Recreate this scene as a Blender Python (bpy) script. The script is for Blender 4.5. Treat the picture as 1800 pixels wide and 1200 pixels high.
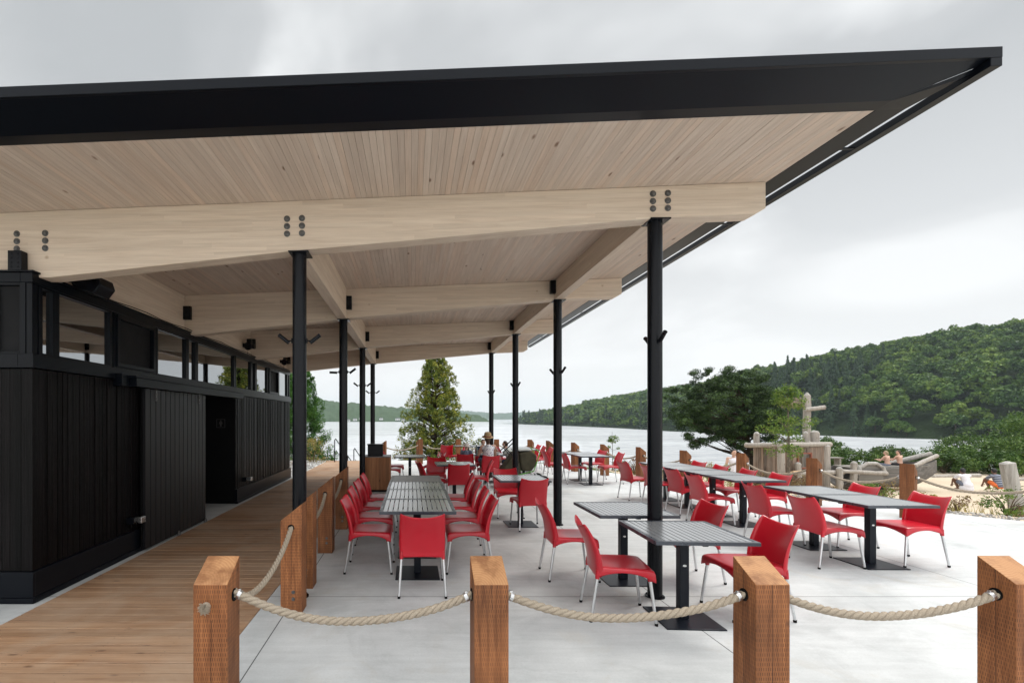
import bpy, bmesh, math, random
import numpy as np
from mathutils import Vector, Matrix, Quaternion, noise as mnoise
R = math.radians
random.seed(7)
rng = np.random.default_rng(7)
S = bpy.context.scene
for o in list(bpy.data.objects): bpy.data.objects.remove(o)
C = S.collection

# ------------------------------------------------------------ camera, sky, sun, exposure
EYE = 1.70
cd = bpy.data.cameras.new("camera"); cam = bpy.data.objects.new("camera", cd); C.objects.link(cam)
cam.location = (0, 0, EYE); cam.rotation_euler = (R(90), 0, 0)
cd.sensor_width = 36; cd.lens = 17; cd.shift_x = 0.0978; cd.shift_y = 0.075
cd.clip_start = 0.05; cd.clip_end = 20000
S.camera = cam
SUN_EL, SUN_ROT = R(52), R(60)
W = bpy.data.worlds.new("World"); S.world = W; W.use_nodes = True
def world():
    nt = W.node_tree; nt.nodes.clear(); N = nt.nodes.new; L = nt.links.new
    out = N('ShaderNodeOutputWorld')
    sky = N('ShaderNodeTexSky'); sky.sky_type = 'NISHITA'; sky.sun_disc = False
    sky.sun_elevation = SUN_EL; sky.sun_rotation = SUN_ROT
    b1 = N('ShaderNodeBackground'); L(sky.outputs[0], b1.inputs[0]); b1.inputs[1].default_value = 0.05
    tc = N('ShaderNodeTexCoord'); sp = N('ShaderNodeSeparateXYZ'); L(tc.outputs['Generated'], sp.inputs[0])
    zz = N('ShaderNodeMath'); zz.operation = 'ADD'; L(sp.outputs[2], zz.inputs[0]); zz.inputs[1].default_value = 0.22
    mx = N('ShaderNodeMath'); mx.operation = 'MAXIMUM'; L(zz.outputs[0], mx.inputs[0]); mx.inputs[1].default_value = 0.1
    dx = N('ShaderNodeMath'); dx.operation = 'DIVIDE'; L(sp.outputs[0], dx.inputs[0]); L(mx.outputs[0], dx.inputs[1])
    dy = N('ShaderNodeMath'); dy.operation = 'DIVIDE'; L(sp.outputs[1], dy.inputs[0]); L(mx.outputs[0], dy.inputs[1])
    cb = N('ShaderNodeCombineXYZ'); L(dx.outputs[0], cb.inputs[0]); L(dy.outputs[0], cb.inputs[1]); cb.inputs[2].default_value = 3.7
    n1 = N('ShaderNodeTexNoise'); L(cb.outputs[0], n1.inputs[0]); n1.inputs['Scale'].default_value = 0.95
    n1.inputs['Detail'].default_value = 5; n1.inputs['Roughness'].default_value = 0.5; n1.inputs['Distortion'].default_value = 0.35
    # heavier cloud banks
    acc = n1.outputs[0]
    for (cx, cy, rad, amt) in ((1.12, 1.02, 0.52, 0.62), (-0.45, 0.92, 0.40, 0.22), (1.65, 1.6, 0.45, -0.25), (0.3, 0.95, 0.4, -0.05)):
        vd = N('ShaderNodeVectorMath'); vd.operation = 'DISTANCE'; L(cb.outputs[0], vd.inputs[0]); vd.inputs[1].default_value = (cx, cy, 3.7)
        wob = N('ShaderNodeMath'); wob.operation = 'MULTIPLY_ADD'; L(n1.outputs[0], wob.inputs[0]); wob.inputs[1].default_value = 0.9; L(vd.outputs['Value'], wob.inputs[2])
        mr = N('ShaderNodeMapRange'); mr.interpolation_type = 'SMOOTHSTEP'; L(wob.outputs[0], mr.inputs[0])
        mr.inputs[1].default_value = 0.40; mr.inputs[2].default_value = 0.5+rad; mr.inputs[3].default_value = -amt; mr.inputs[4].default_value = 0.0
        a2 = N('ShaderNodeMath'); a2.operation = 'ADD'; L(acc, a2.inputs[0]); L(mr.outputs[0], a2.inputs[1]); acc = a2.outputs[0]
    r1 = N('ShaderNodeValToRGB'); L(acc, r1.inputs[0])
    e = r1.color_ramp.elements
    e[0].position = 0.34; e[0].color = (0.42, 0.435, 0.445, 1)
    e[1].position = 0.62; e[1].color = (0.70, 0.712, 0.715, 1)
    m = e.new(0.5); m.color = (0.485, 0.497, 0.505, 1)
    # low sky: thinner, brighter cloud
    r2 = N('ShaderNodeValToRGB'); L(sp.outputs[2], r2.inputs[0])
    f = r2.color_ramp.elements
    f[0].position = 0.0; f[0].color = (1, 1, 1, 1); f[1].position = 0.5; f[1].color = (0, 0, 0, 1)
    g = f.new(0.24); g.color = (0.45, 0.45, 0.45, 1)
    mix = N('ShaderNodeMixRGB'); L(r2.outputs[0], mix.inputs[0]); L(r1.outputs[0], mix.inputs[1]); mix.inputs[2].default_value = (0.84, 0.84, 0.835, 1)
    # zenith and sky behind, out of view, boosted to light ground and ceiling
    hi = N('ShaderNodeMapRange'); L(sp.outputs[2], hi.inputs[0])
    hi.inputs[1].default_value = 0.66; hi.inputs[2].default_value = 0.95; hi.inputs[3].default_value = 1.0; hi.inputs[4].default_value = 3.4
    bk = N('ShaderNodeMapRange'); L(sp.outputs[1], bk.inputs[0])
    bk.inputs[1].default_value = 0.1; bk.inputs[2].default_value = -0.6; bk.inputs[3].default_value = 1.0; bk.inputs[4].default_value = 1.9
    mm = N('ShaderNodeMath'); mm.operation = 'MULTIPLY'; L(hi.outputs[0], mm.inputs[0]); L(bk.outputs[0], mm.inputs[1])
    b2 = N('ShaderNodeBackground'); L(mix.outputs[0], b2.inputs[0]); L(mm.outputs[0], b2.inputs[1])
    ad = N('ShaderNodeMixShader'); ad.inputs[0].default_value = 0.93
    L(b1.outputs[0], ad.inputs[1]); L(b2.outputs[0], ad.inputs[2]); L(ad.outputs[0], out.inputs[0])
world()
sl = bpy.data.lights.new("sun", 'SUN'); sl.energy = 1.5; sl.angle = R(20); sl.color = (1, 0.96, 0.9)
so = bpy.data.objects.new("sun", sl); C.objects.link(so); so.location = (20, 5, 30)
d = Vector((math.sin(SUN_ROT)*math.cos(SUN_EL), math.cos(SUN_ROT)*math.cos(SUN_EL), math.sin(SUN_EL)))
so.rotation_euler = d.to_track_quat('Z', 'Y').to_euler()
S.view_settings.view_transform = 'Standard'; S.view_settings.look = 'None'
S.view_settings.exposure = 0.42; S.view_settings.gamma = 1.0
S.view_settings.use_curve_mapping = False
S.render.engine = 'CYCLES'
S.render.resolution_x = 1024; S.render.resolution_y = 682
S.cycles.max_bounces = 8; S.cycles.diffuse_bounces = 4; S.cycles.volume_bounces = 0

# ------------------------------------------------------------ object helpers
def tag(o, label=None, cat=None, group=None, kind=None):
    if label: o['label'] = label
    if cat: o['category'] = cat
    if group: o['group'] = group
    if kind: o['kind'] = kind
    return o
def empty(name, loc=(0, 0, 0), rz=0, label=None, cat=None, group=None):
    o = bpy.data.objects.new(name, None); C.objects.link(o); o.location = loc; o.rotation_euler = (0, 0, rz)
    o.empty_display_size = 0.1
    return tag(o, label, cat, group)
def children(o): return [c for c in bpy.data.objects if c.parent == o]
def copy_tree(o, parent=None, kids=None):
    if kids is None:
        kids = {}
        for c in bpy.data.objects:
            if c.parent: kids.setdefault(c.parent.name, []).append(c)
    c = o.copy(); C.objects.link(c); c.parent = parent
    for ch in kids.get(o.name, []): copy_tree(ch, c, kids)
    return c

class MB:
    def __init__(s): s.v = []; s.f = []
    def add(s, vs, fs):
        n = len(s.v); s.v += [tuple(v) for v in vs]; s.f += [tuple(i+n for i in f) for f in fs]; return s
    def box(s, x0, x1, y0, y1, z0, z1, M=None):
        vs = [Vector(p) for p in ((x0,y0,z0),(x1,y0,z0),(x1,y1,z0),(x0,y1,z0),(x0,y0,z1),(x1,y0,z1),(x1,y1,z1),(x0,y1,z1))]
        if M: vs = [M @ v for v in vs]
        return s.add(vs, [(0,3,2,1),(4,5,6,7),(0,1,5,4),(1,2,6,5),(2,3,7,6),(3,0,4,7)])
    def cbox(s, c, sx, sy, sz, rz=0, rx=0, ry=0):
        M = Matrix.Translation(c) @ Matrix.Rotation(rz,4,'Z') @ Matrix.Rotation(ry,4,'Y') @ Matrix.Rotation(rx,4,'X')
        return s.box(-sx/2, sx/2, -sy/2, sy/2, -sz/2, sz/2, M)
    def prism(s, poly, axis, a, b):
        # poly in the two other axes; extruded along axis from a to b
        n = len(poly)
        def P(p, t):
            if axis == 'y': return (p[0], t, p[1])
            if axis == 'x': return (t, p[0], p[1])
            return (p[0], p[1], t)
        vs = [P(p, a) for p in poly] + [P(p, b) for p in poly]
        fs = [tuple(range(n)), tuple(range(2*n-1, n-1, -1))] + [(i, i+n, (i+1) % n + n, (i+1) % n) for i in range(n)]
        return s.add(vs, fs)
    def tube(s, pts, rad, n=8, cap=True):
        pts = [Vector(p) for p in pts]; k = len(pts)
        if not hasattr(rad, '__len__'): rad = [rad]*k
        t0 = (pts[1]-pts[0]).normalized()
        u = t0.orthogonal().normalized(); vs = []; prev = t0
        for i, p in enumerate(pts):
            t = (pts[min(i+1, k-1)] - pts[max(i-1, 0)]).normalized()
            q = prev.rotation_difference(t); u = q @ u; u = (u - t*u.dot(t)).normalized(); prev = t
            w = t.cross(u)
            for j in range(n):
                a = 2*math.pi*j/n; vs.append(p + (u*math.cos(a)+w*math.sin(a))*rad[i])
        fs = [(i*n+j, i*n+(j+1) % n, (i+1)*n+(j+1) % n, (i+1)*n+j) for i in range(k-1) for j in range(n)]
        if cap: fs += [tuple(range(n-1, -1, -1)), tuple((k-1)*n+j for j in range(n))]
        return s.add(vs, fs)
    def lathe(s, prof, c=(0,0,0), n=24, M=None):
        vs = []
        for (r, z) in prof:
            for j in range(n):
                a = 2*math.pi*j/n; p = Vector((c[0]+r*math.cos(a), c[1]+r*math.sin(a), c[2]+z)); vs.append(M @ p if M else p)
        k = len(prof)
        fs = [(i*n+j, i*n+(j+1) % n, (i+1)*n+(j+1) % n, (i+1)*n+j) for i in range(k-1) for j in range(n)]
        fs += [tuple(range(n-1, -1, -1)), tuple((k-1)*n+j for j in range(n))]
        return s.add(vs, fs)
    def ball(s, c, r, n=12, m=8, M=None):
        if not hasattr(r, '__len__'): r = (r, r, r)
        vs = []
        for i in range(m+1):
            th = math.pi*i/m
            for j in range(n):
                a = 2*math.pi*j/n
                p = Vector((r[0]*math.sin(th)*math.cos(a), r[1]*math.sin(th)*math.sin(a), r[2]*math.cos(th)))
                if M: p = M @ p
                vs.append(Vector(c)+p)
        fs = [(i*n+j, (i+1)*n+j, (i+1)*n+(j+1) % n, i*n+(j+1) % n) for i in range(m) for j in range(n)]
        return s.add(vs, fs)
    def build(s, name, m, parent=None, smooth=False, bevel=0, seg=2, loc=None, fix=True):
        me = bpy.data.meshes.new(name); me.from_pydata(s.v, [], s.f); me.update()
        if fix:
            bm = bmesh.new(); bm.from_mesh(me)
            if len(s.v) < 60000: bmesh.ops.remove_doubles(bm, verts=bm.verts, dist=1e-6)
            bmesh.ops.recalc_face_normals(bm, faces=bm.faces); bm.to_mesh(me); bm.free()
        me.materials.append(m)
        if smooth:
            me.polygons.foreach_set('use_smooth', [True]*len(me.polygons)); 
            if smooth == 'auto':
                me.set_sharp_from_angle(angle=R(38))
        o = bpy.data.objects.new(name, me); C.objects.link(o); o.parent = parent
        if loc: o.location = loc
        if bevel:
            b = o.modifiers.new('bevel', 'BEVEL'); b.width = bevel; b.segments = seg; b.limit_method = 'ANGLE'; b.angle_limit = R(40)
        return o
def baked(o):
    """apply the modifiers of o into a plain mesh"""
    dg = bpy.context.evaluated_depsgraph_get(); dg.update()
    me = bpy.data.meshes.new_from_object(o.evaluated_get(dg)); o.modifiers.clear()
    old = o.data; o.data = me; bpy.data.meshes.remove(old); me.name = o.name
    return o
def np_mesh(name, V, F, m, parent=None, smooth=False):
    """V (n,3) array, F (k,4) or (k,3) array"""
    me = bpy.data.meshes.new(name); k, c = F.shape
    me.vertices.add(len(V)); me.vertices.foreach_set('co', np.asarray(V, np.float32).ravel())
    me.loops.add(k*c); me.loops.foreach_set('vertex_index', F.astype(np.int32).ravel())
    me.polygons.add(k); me.polygons.foreach_set('loop_start', np.arange(0, k*c, c, dtype=np.int32))
    me.polygons.foreach_set('loop_total', np.full(k, c, np.int32))
    if smooth: me.polygons.foreach_set('use_smooth', np.ones(k, bool))
    me.update(calc_edges=True); me.validate()
    me.materials.append(m)
    o = bpy.data.objects.new(name, me); C.objects.link(o); o.parent = parent
    return o

# ------------------------------------------------------------ material helpers
class MT:
    def __init__(s, name):
        s.m = bpy.data.materials.new(name); s.m.use_nodes = True; s.nt = s.m.node_tree
        s.b = s.nt.nodes['Principled BSDF']; s.out = s.nt.nodes['Material Output']
    def n(s, t, **kw):
        x = s.nt.nodes.new('ShaderNode'+t)
        for k, v in kw.items(): setattr(x, k, v)
        return x
    def l(s, a, b): s.nt.links.new(a, b)
    def obj(s, scale=(1,1,1), loc=(0,0,0), rot=(0,0,0), src='Object'):
        tc = s.n('TexCoord'); mp = s.n('Mapping'); s.l(tc.outputs[src], mp.inputs[0])
        mp.inputs['Scale'].default_value = scale; mp.inputs['Location'].default_value = loc; mp.inputs['Rotation'].default_value = rot
        return mp.outputs[0]
    def noise(s, vec, scale, detail=4, rough=0.55, dist=0):
        x = s.n('TexNoise'); s.l(vec, x.inputs[0]); x.inputs['Scale'].default_value = scale; x.inputs['Detail'].default_value = detail
        x.inputs['Roughness'].default_value = rough; x.inputs['Distortion'].default_value = dist; return x.outputs[0]
    def ramp(s, fac, stops):
        x = s.n('ValToRGB'); s.l(fac, x.inputs[0]); e = x.color_ramp.elements
        while len(e) < len(stops): e.new(0.5)
        for i, (p, c) in enumerate(stops):
            e[i].position = p; e[i].color = (c, c, c, 1) if not hasattr(c, '__len__') else (*c, 1)
        return x.outputs[0]
    def mix(s, fac, a, b, mode='MIX'):
        x = s.n('MixRGB', blend_type=mode)
        for i, v in ((0, fac), (1, a), (2, b)):
            if hasattr(v, 'links') or isinstance(v, bpy.types.NodeSocket): s.l(v, x.inputs[i])
            elif i == 0: x.inputs[0].default_value = v
            else: x.inputs[i].default_value = (*v, 1) if hasattr(v, '__len__') else (v, v, v, 1)
        return x.outputs[0]
    def math(s, op, a, b=None, c=None):
        x = s.n('Math', operation=op)
        for i, v in ((0, a), (1, b), (2, c)):
            if v is None: continue
            if isinstance(v, bpy.types.NodeSocket): s.l(v, x.inputs[i])
            else: x.inputs[i].default_value = v
        return x.outputs[0]
    def island(s): return s.n('NewGeometry').outputs['Random Per Island']
    def bump(s, h, strength=0.3, dist=0.01):
        x = s.n('Bump'); s.l(h, x.inputs['Height']); x.inputs['Strength'].default_value = strength; x.inputs['Distance'].default_value = dist
        s.l(x.outputs[0], s.b.inputs['Normal']); return x
    def set(s, col=None, rough=None, metal=None, spec=None, **kw):
        for k, v in (('Base Color', col), ('Roughness', rough), ('Metallic', metal), ('Specular IOR Level', spec)):
            if v is None: continue
            if isinstance(v, bpy.types.NodeSocket): s.l(v, s.b.inputs[k])
            elif k == 'Base Color': s.b.inputs[k].default_value = (*v, 1)
            else: s.b.inputs[k].default_value = v
        for k, v in kw.items(): s.b.inputs[k].default_value = v
        return s

def simple(name, col, rough=0.5, metal=0, var=0.12, scale=8, bump=0.0, spec=0.5):
    t = MT(name); v = t.obj(); n = t.noise(v, scale, 5)
    c = t.mix(t.ramp(n, [(0.3, 1-var), (0.7, 1+var)]), (0,0,0), (0,0,0))
    c = t.mix(1.0, col, t.ramp(n, [(0.3, 1-var*1.5), (0.7, 1.0)]), 'MULTIPLY')
    t.set(c, rough, metal, spec)
    t.l(t.ramp(t.noise(v, scale*2.3, 4), [(0.3, max(0, rough-0.06)), (0.7, min(1, rough+0.08))]), t.b.inputs['Roughness'])
    if bump: t.bump(t.noise(v, scale*6, 5), bump, 0.01)
    return t.m

def m_concrete():
    t = MT('concrete'); v = t.obj(); sp = t.n('SeparateXYZ'); t.l(v, sp.inputs[0])
    big = t.noise(v, 0.55, 6, 0.6, 0.4); mid = t.noise(v, 3.1, 6, 0.65); fine = t.noise(v, 60, 5, 0.7)
    streak = t.noise(t.obj(scale=(0.9, 9, 1), rot=(0, 0, R(12))), 1.6, 5, 0.6)
    base = t.ramp(big, [(0.3, (0.44, 0.455, 0.455)), (0.52, (0.565, 0.578, 0.575)), (0.72, (0.64, 0.65, 0.645))])
    c = t.mix(0.75, base, t.ramp(mid, [(0.3, 0.84), (0.65, 1.0)]), 'MULTIPLY')
    c = t.mix(0.6, c, t.ramp(streak, [(0.32, 0.84), (0.62, 1.0)]), 'MULTIPLY')
    damp = t.noise(v, 0.85, 7, 0.7, 1.5)
    c = t.mix(1.0, c, t.ramp(damp, [(0.36, 0.88), (0.48, 1.0)]), 'MULTIPLY')
    spots = t.ramp(t.noise(v, 22, 2, 0.5), [(0.72, 0.0), (0.78, 0.35)])
    c = t.mix(spots, c, (0.26, 0.25, 0.235))
    c = t.mix(0.3, c, t.ramp(fine, [(0.3, 0.72), (0.6, 1.0)]), 'MULTIPLY')
    # warm faint stains
    st = t.ramp(t.noise(v, 1.3, 8, 0.7, 1.0), [(0.55, 0.0), (0.72, 0.45)])
    c = t.mix(st, c, (0.42, 0.38, 0.32))
    # saw-cut joints
    def joint(co, off, pitch, w):
        a = t.math('DIVIDE', t.math('SUBTRACT', co, off), pitch)
        a = t.math('ABSOLUTE', t.math('SUBTRACT', a, t.math('ROUND', a)))
        return t.math('LESS_THAN', a, w/pitch)
    jx = joint(sp.outputs[0], 2.33, 3.44, 0.0045); jy = joint(sp.outputs[1], 4.62, 3.115, 0.0045)
    j = t.math('MAXIMUM', jx, jy)
    c = t.mix(j, c, (0.09, 0.09, 0.09))
    t.set(c, t.ramp(mid, [(0.3, 0.62), (0.7, 0.8)]), spec=0.35)
    t.bump(t.math('ADD', t.math('MULTIPLY', fine, 0.5), t.math('MULTIPLY', streak, 0.35)), 0.25, 0.004)
    return t.m

def m_board(name, dark, light, grain_scale, rough=0.6, knots=True, axis='x', tint=0.25, island=True, spec=0.3, weather=None, grain=0.55, bump=0.3):
    """sawn boards: one tone per board, grain along the axis, knots"""
    t = MT(name)
    sc = {'x': (0.35, 9, 9), 'y': (9, 0.35, 9), 'z': (9, 9, 0.35)}[axis]
    ks = {'x': (0.4, 1, 1), 'y': (1, 0.4, 1), 'z': (1, 1, 0.4)}[axis]
    v0 = t.obj(scale=(1,1,1)); v = v0
    if island:
        cb = t.n('CombineXYZ'); r = t.island()
        for i in range(3): t.l(t.math('MULTIPLY', r, 31.0+17*i), cb.inputs[i])
        ad = t.n('VectorMath', operation='ADD'); t.l(v0, ad.inputs[0]); t.l(cb.outputs[0], ad.inputs[1]); v = ad.outputs[0]
    mp = t.n('Mapping'); t.l(v, mp.inputs[0]); mp.inputs['Scale'].default_value = sc
    g = t.noise(mp.outputs[0], grain_scale, 6, 0.62, 0.7)
    g2 = t.noise(mp.outputs[0], grain_scale*5, 3, 0.6)
    c = t.mix(t.ramp(g, [(0.28, 0.0), (0.7, 1.0)]), dark, light)
    c = t.mix(grain, c, t.ramp(g2, [(0.3, 0.72), (0.62, 1.0)]), 'MULTIPLY')
    if island:
        c = t.mix(1.0, c, t.ramp(r, [(0.0, 1-tint), (0.35, 1-tint*0.3), (0.6, 1.0), (1.0, 1-tint*0.55)]), 'MULTIPLY')
        hue = t.math('FRACT', t.math('MULTIPLY', r, 7.31))
        c = t.mix(t.ramp(hue, [(0.55, 0.0), (1.0, 0.3)]), c, t.mix(1.0, c, (1.08, 0.92, 0.8), 'MULTIPLY'))
    if knots:
        mk = t.n('Mapping'); t.l(v, mk.inputs[0]); mk.inputs['Scale'].default_value = ks
        vo = t.n('TexVoronoi'); t.l(mk.outputs[0], vo.inputs[0]); vo.inputs['Scale'].default_value = 5.2
        k = t.ramp(vo.outputs['Distance'], [(0.04, 0.9), (0.10, 0.0)])
        c = t.mix(k, c, t.mix(1.0, c, (0.30, 0.2, 0.14), 'MULTIPLY'))
    if name == 'deck boards':   # screw heads, two to a board at each joist
        sx = t.n('SeparateXYZ'); t.l(v0, sx.inputs[0])
        fu = t.math('MULTIPLY', t.math('SUBTRACT', t.math('FRACT', t.math('DIVIDE', t.math('ADD', sx.outputs[0], 3.55), 0.5)), 0.5), 0.5)
        fv = t.math('FRACT', t.math('DIVIDE', t.math('ADD', sx.outputs[1], 0.6), 0.1365))
        fv = t.math('MULTIPLY', t.math('SUBTRACT', t.math('ABSOLUTE', t.math('SUBTRACT', fv, 0.5)), 0.3), 0.1365)
        dd = t.math('SQRT', t.math('ADD', t.math('MULTIPLY', fu, fu), t.math('MULTIPLY', fv, fv)))
        c = t.mix(t.math('MULTIPLY', t.math('LESS_THAN', dd, 0.0048), 0.8), c, (0.05, 0.04, 0.035))
    if weather:
        w = t.ramp(t.noise(v0, 1.1, 7, 0.65, 0.5), [(0.38, 0.0), (0.66, 0.6)])
        c = t.mix(w, c, weather)
    t.set(c, rough, spec=spec)
    t.bump(t.math('ADD', g, t.math('MULTIPLY', g2, 0.6)), bump, 0.004)
    return t.m

def m_post():
    t = MT('treated timber'); v0 = t.obj(); r = t.n('ObjectInfo').outputs['Random']
    cb = t.n('CombineXYZ')
    for i in range(3): t.l(t.math('MULTIPLY', r, 19.0+7*i), cb.inputs[i])
    ad = t.n('VectorMath', operation='ADD'); t.l(v0, ad.inputs[0]); t.l(cb.outputs[0], ad.inputs[1]); v = ad.outputs[0]
    mp = t.n('Mapping'); t.l(v, mp.inputs[0]); mp.inputs['Scale'].default_value = (10, 10, 0.7)
    g = t.noise(mp.outputs[0], 3.2, 6, 0.6, 1.2); g2 = t.noise(mp.outputs[0], 17, 3)
    c = t.mix(t.ramp(g, [(0.3, 0.0), (0.68, 1.0)]), (0.17, 0.058, 0.019), (0.38, 0.150, 0.056))
    c = t.mix(1.0, c, t.ramp(t.noise(v, 2.2, 5, 0.6), [(0.32, 0.62), (0.6, 1.0)]), 'MULTIPLY')
    c = t.mix(0.45, c, t.ramp(g2, [(0.3, 0.7), (0.6, 1.0)]), 'MULTIPLY')
    # incising marks: rows of short vertical slits, staggered
    sp = t.n('SeparateXYZ'); t.l(v0, sp.inputs[0]); no = t.n('NewGeometry'); sn = t.n('SeparateXYZ'); 
    tr = t.n('VectorTransform', vector_type='NORMAL', convert_from='WORLD', convert_to='OBJECT'); t.l(no.outputs['Normal'], tr.inputs[0]); t.l(tr.outputs[0], sn.inputs[0])
    side = t.math('GREATER_THAN', t.math('ABSOLUTE', sn.outputs[0]), 0.7)
    u = t.mix(side, sp.outputs[0], sp.outputs[1])
    row = t.math('FLOOR', t.math('DIVIDE', sp.outputs[2], 0.026))
    odd = t.math('FRACT', t.math('MULTIPLY', row, 0.5))
    uu = t.math('FRACT', t.math('ADD', t.math('DIVIDE', u, 0.0125), odd))
    zz = t.math('FRACT', t.math('DIVIDE', sp.outputs[2], 0.026))
    du = t.math('LESS_THAN', t.math('ABSOLUTE', t.math('SUBTRACT', uu, 0.5)), 0.15)
    dz = t.math('LESS_THAN', t.math('ABSOLUTE', t.math('SUBTRACT', zz, 0.5)), 0.33)
    flat = t.math('LESS_THAN', t.math('ABSOLUTE', sn.outputs[2]), 0.5)
    wear = t.ramp(t.noise(v, 3.0, 4), [(0.35, 0.35), (0.6, 0.9)])
    slit = t.math('MULTIPLY', t.math('MULTIPLY', t.math('MULTIPLY', du, dz), flat), wear)
    c = t.mix(slit, c, (0.075, 0.028, 0.012))
    # drying check down the middle of a face and knots
    cr = t.math('ABSOLUTE', t.math('ADD', u, t.math('MULTIPLY', t.math('SUBTRACT', t.noise(mp.outputs[0], 1.5, 3), 0.5), 0.035)))
    ck = t.math('MULTIPLY', t.math('LESS_THAN', cr, 0.0016), t.math('GREATER_THAN', t.noise(v, 1.6, 2), 0.44))
    c = t.mix(ck, c, (0.05, 0.02, 0.01))
    vo = t.n('TexVoronoi'); t.l(v, vo.inputs[0]); vo.inputs['Scale'].default_value = 4.5
    k = t.ramp(vo.outputs['Distance'], [(0.035, 0.8), (0.09, 0.0)])
    c = t.mix(k, c, (0.08, 0.028, 0.012))
    # end grain on the cut top
    top = t.math('GREATER_THAN', sn.outputs[2], 0.5)
    mp2 = t.n('Mapping'); t.l(v0, mp2.inputs[0]); mp2.inputs['Location'].default_value = (0.065, 0.10, 0); mp2.inputs['Scale'].default_value = (1, 1, 0)
    wv = t.n('TexWave', wave_type='RINGS', rings_direction='SPHERICAL'); t.l(mp2.outputs[0], wv.inputs[0]); wv.inputs['Scale'].default_value = 22
    wv.inputs['Distortion'].default_value = 1.6; wv.inputs['Detail'].default_value = 3; wv.inputs['Detail Scale'].default_value = 2
    eg = t.mix(t.ramp(wv.outputs['Fac'], [(0.2, 0.35), (0.8, 0.75)]), (0.34, 0.155, 0.06), (0.47, 0.25, 0.115))
    eg = t.mix(t.ramp(t.noise(v, 7, 6, 0.65), [(0.42, 0.0), (0.62, 0.85)]), eg, (0.20, 0.080, 0.03))
    c = t.mix(top, c, eg)
    c = t.mix(1.0, c, t.ramp(r, [(0, 0.82), (1, 1.08)]), 'MULTIPLY')
    t.set(c, 0.62, spec=0.3)
    t.bump(t.math('SUBTRACT', t.math('MULTIPLY', g2, 0.5), t.math('MULTIPLY', t.math('MAXIMUM', slit, ck), 1.0)), 0.5, 0.004)
    return t.m

def m_glulam(axis):
    t = MT('glulam '+axis); sc = (0.3, 8, 8) if axis == 'x' else (8, 0.3, 8)
    v0 = t.obj(); sp = t.n('SeparateXYZ'); t.l(v0, sp.inputs[0])
    # laminations ~38 mm, lengthwise finger-jointed boards with own tone
    zz = t.math('SUBTRACT', sp.outputs[2], t.math('MULTIPLY', sp.outputs[0], 0.0403))
    lam = t.math('FLOOR', t.math('DIVIDE', zz, 0.045))
    wn = t.n('TexWhiteNoise', noise_dimensions='1D'); t.l(lam, wn.inputs['W'])
    along = sp.outputs[0] if axis == 'x' else sp.outputs[1]
    seg = t.math('FLOOR', t.math('ADD', t.math('DIVIDE', along, 1.9), t.math('MULTIPLY', wn.outputs[0], 5)))
    wn2 = t.n('TexWhiteNoise', noise_dimensions='2D'); cb = t.n('CombineXYZ'); t.l(lam, cb.inputs[0]); t.l(seg, cb.inputs[1]); t.l(cb.outputs[0], wn2.inputs['Vector'])
    ad = t.n('VectorMath', operation='ADD'); t.l(v0, ad.inputs[0]); sc2 = t.n('VectorMath', operation='SCALE'); t.l(wn2.outputs['Color'], sc2.inputs[0]); sc2.inputs['Scale'].default_value = 20
    t.l(sc2.outputs[0], ad.inputs[1])
    mp = t.n('Mapping'); t.l(ad.outputs[0], mp.inputs[0]); mp.inputs['Scale'].default_value = sc
    g = t.noise(mp.outputs[0], 2.2, 6, 0.6, 1.6); g2 = t.noise(mp.outputs[0], 11, 4)
    c = t.mix(t.ramp(g, [(0.3, 0.0), (0.65, 1.0)]), (0.55, 0.435, 0.335), (0.68, 0.57, 0.455))
    c = t.mix(0.5, c, t.ramp(g2, [(0.3, 0.86), (0.6, 1.0)]), 'MULTIPLY')
    c = t.mix(1.0, c, t.ramp(wn2.outputs['Value'], [(0, 0.94), (1, 1.03)]), 'MULTIPLY')
    vo = t.n('TexVoronoi'); t.l(ad.outputs[0], vo.inputs[0]); vo.inputs['Scale'].default_value = 2.4
    c = t.mix(t.ramp(vo.outputs['Distance'], [(0.02, 0.55), (0.06, 0.0)]), c, (0.30, 0.19, 0.11))
    t.set(c, 0.55, spec=0.3); t.bump(t.math('ADD', g, g2), 0.12, 0.003)
    return t.m

def m_leaf(name, cols, trans=0.25, rough=0.55, clump=1.3, cw=0.4):
    """cols: three albedo colours (dark, mid, light); each leaf its own tone, clumps of young growth"""
    t = MT(name); r = t.island(); v = t.obj()
    n = t.noise(v, clump, 3)
    f = t.math('ADD', t.math('MULTIPLY', r, 1-cw), t.math('MULTIPLY', t.ramp(n, [(0.35, 0), (0.65, 1)]), cw))
    oi = t.n('ObjectInfo').outputs['Random']
    c = t.ramp(f, [(0.1, cols[0]), (0.5, cols[1]), (0.92, cols[2])])
    c = t.mix(1.0, c, t.ramp(oi, [(0, 0.82), (1, 1.12)]), 'MULTIPLY')
    t.set(c, rough, spec=0.25)
    tr = t.n('BsdfTranslucent'); t.l(c, tr.inputs[0]); mx = t.n('MixShader'); mx.inputs[0].default_value = trans
    t.l(t.b.outputs[0], mx.inputs[1]); t.l(tr.outputs[0], mx.inputs[2]); t.l(mx.outputs[0], t.out.inputs[0])
    return t.m

def m_metal_black(name='black painted steel', col=(0.004, 0.0048, 0.007), rough=0.27):
    t = MT(name); v = t.obj(); n = t.noise(v, 0.8, 3)
    c = t.mix(t.ramp(n, [(0.3, 0), (0.9, 0.3)]), col, tuple(x*1.5 for x in col))
    t.set(c, rough, spec=0.18)
    return t.m

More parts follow.
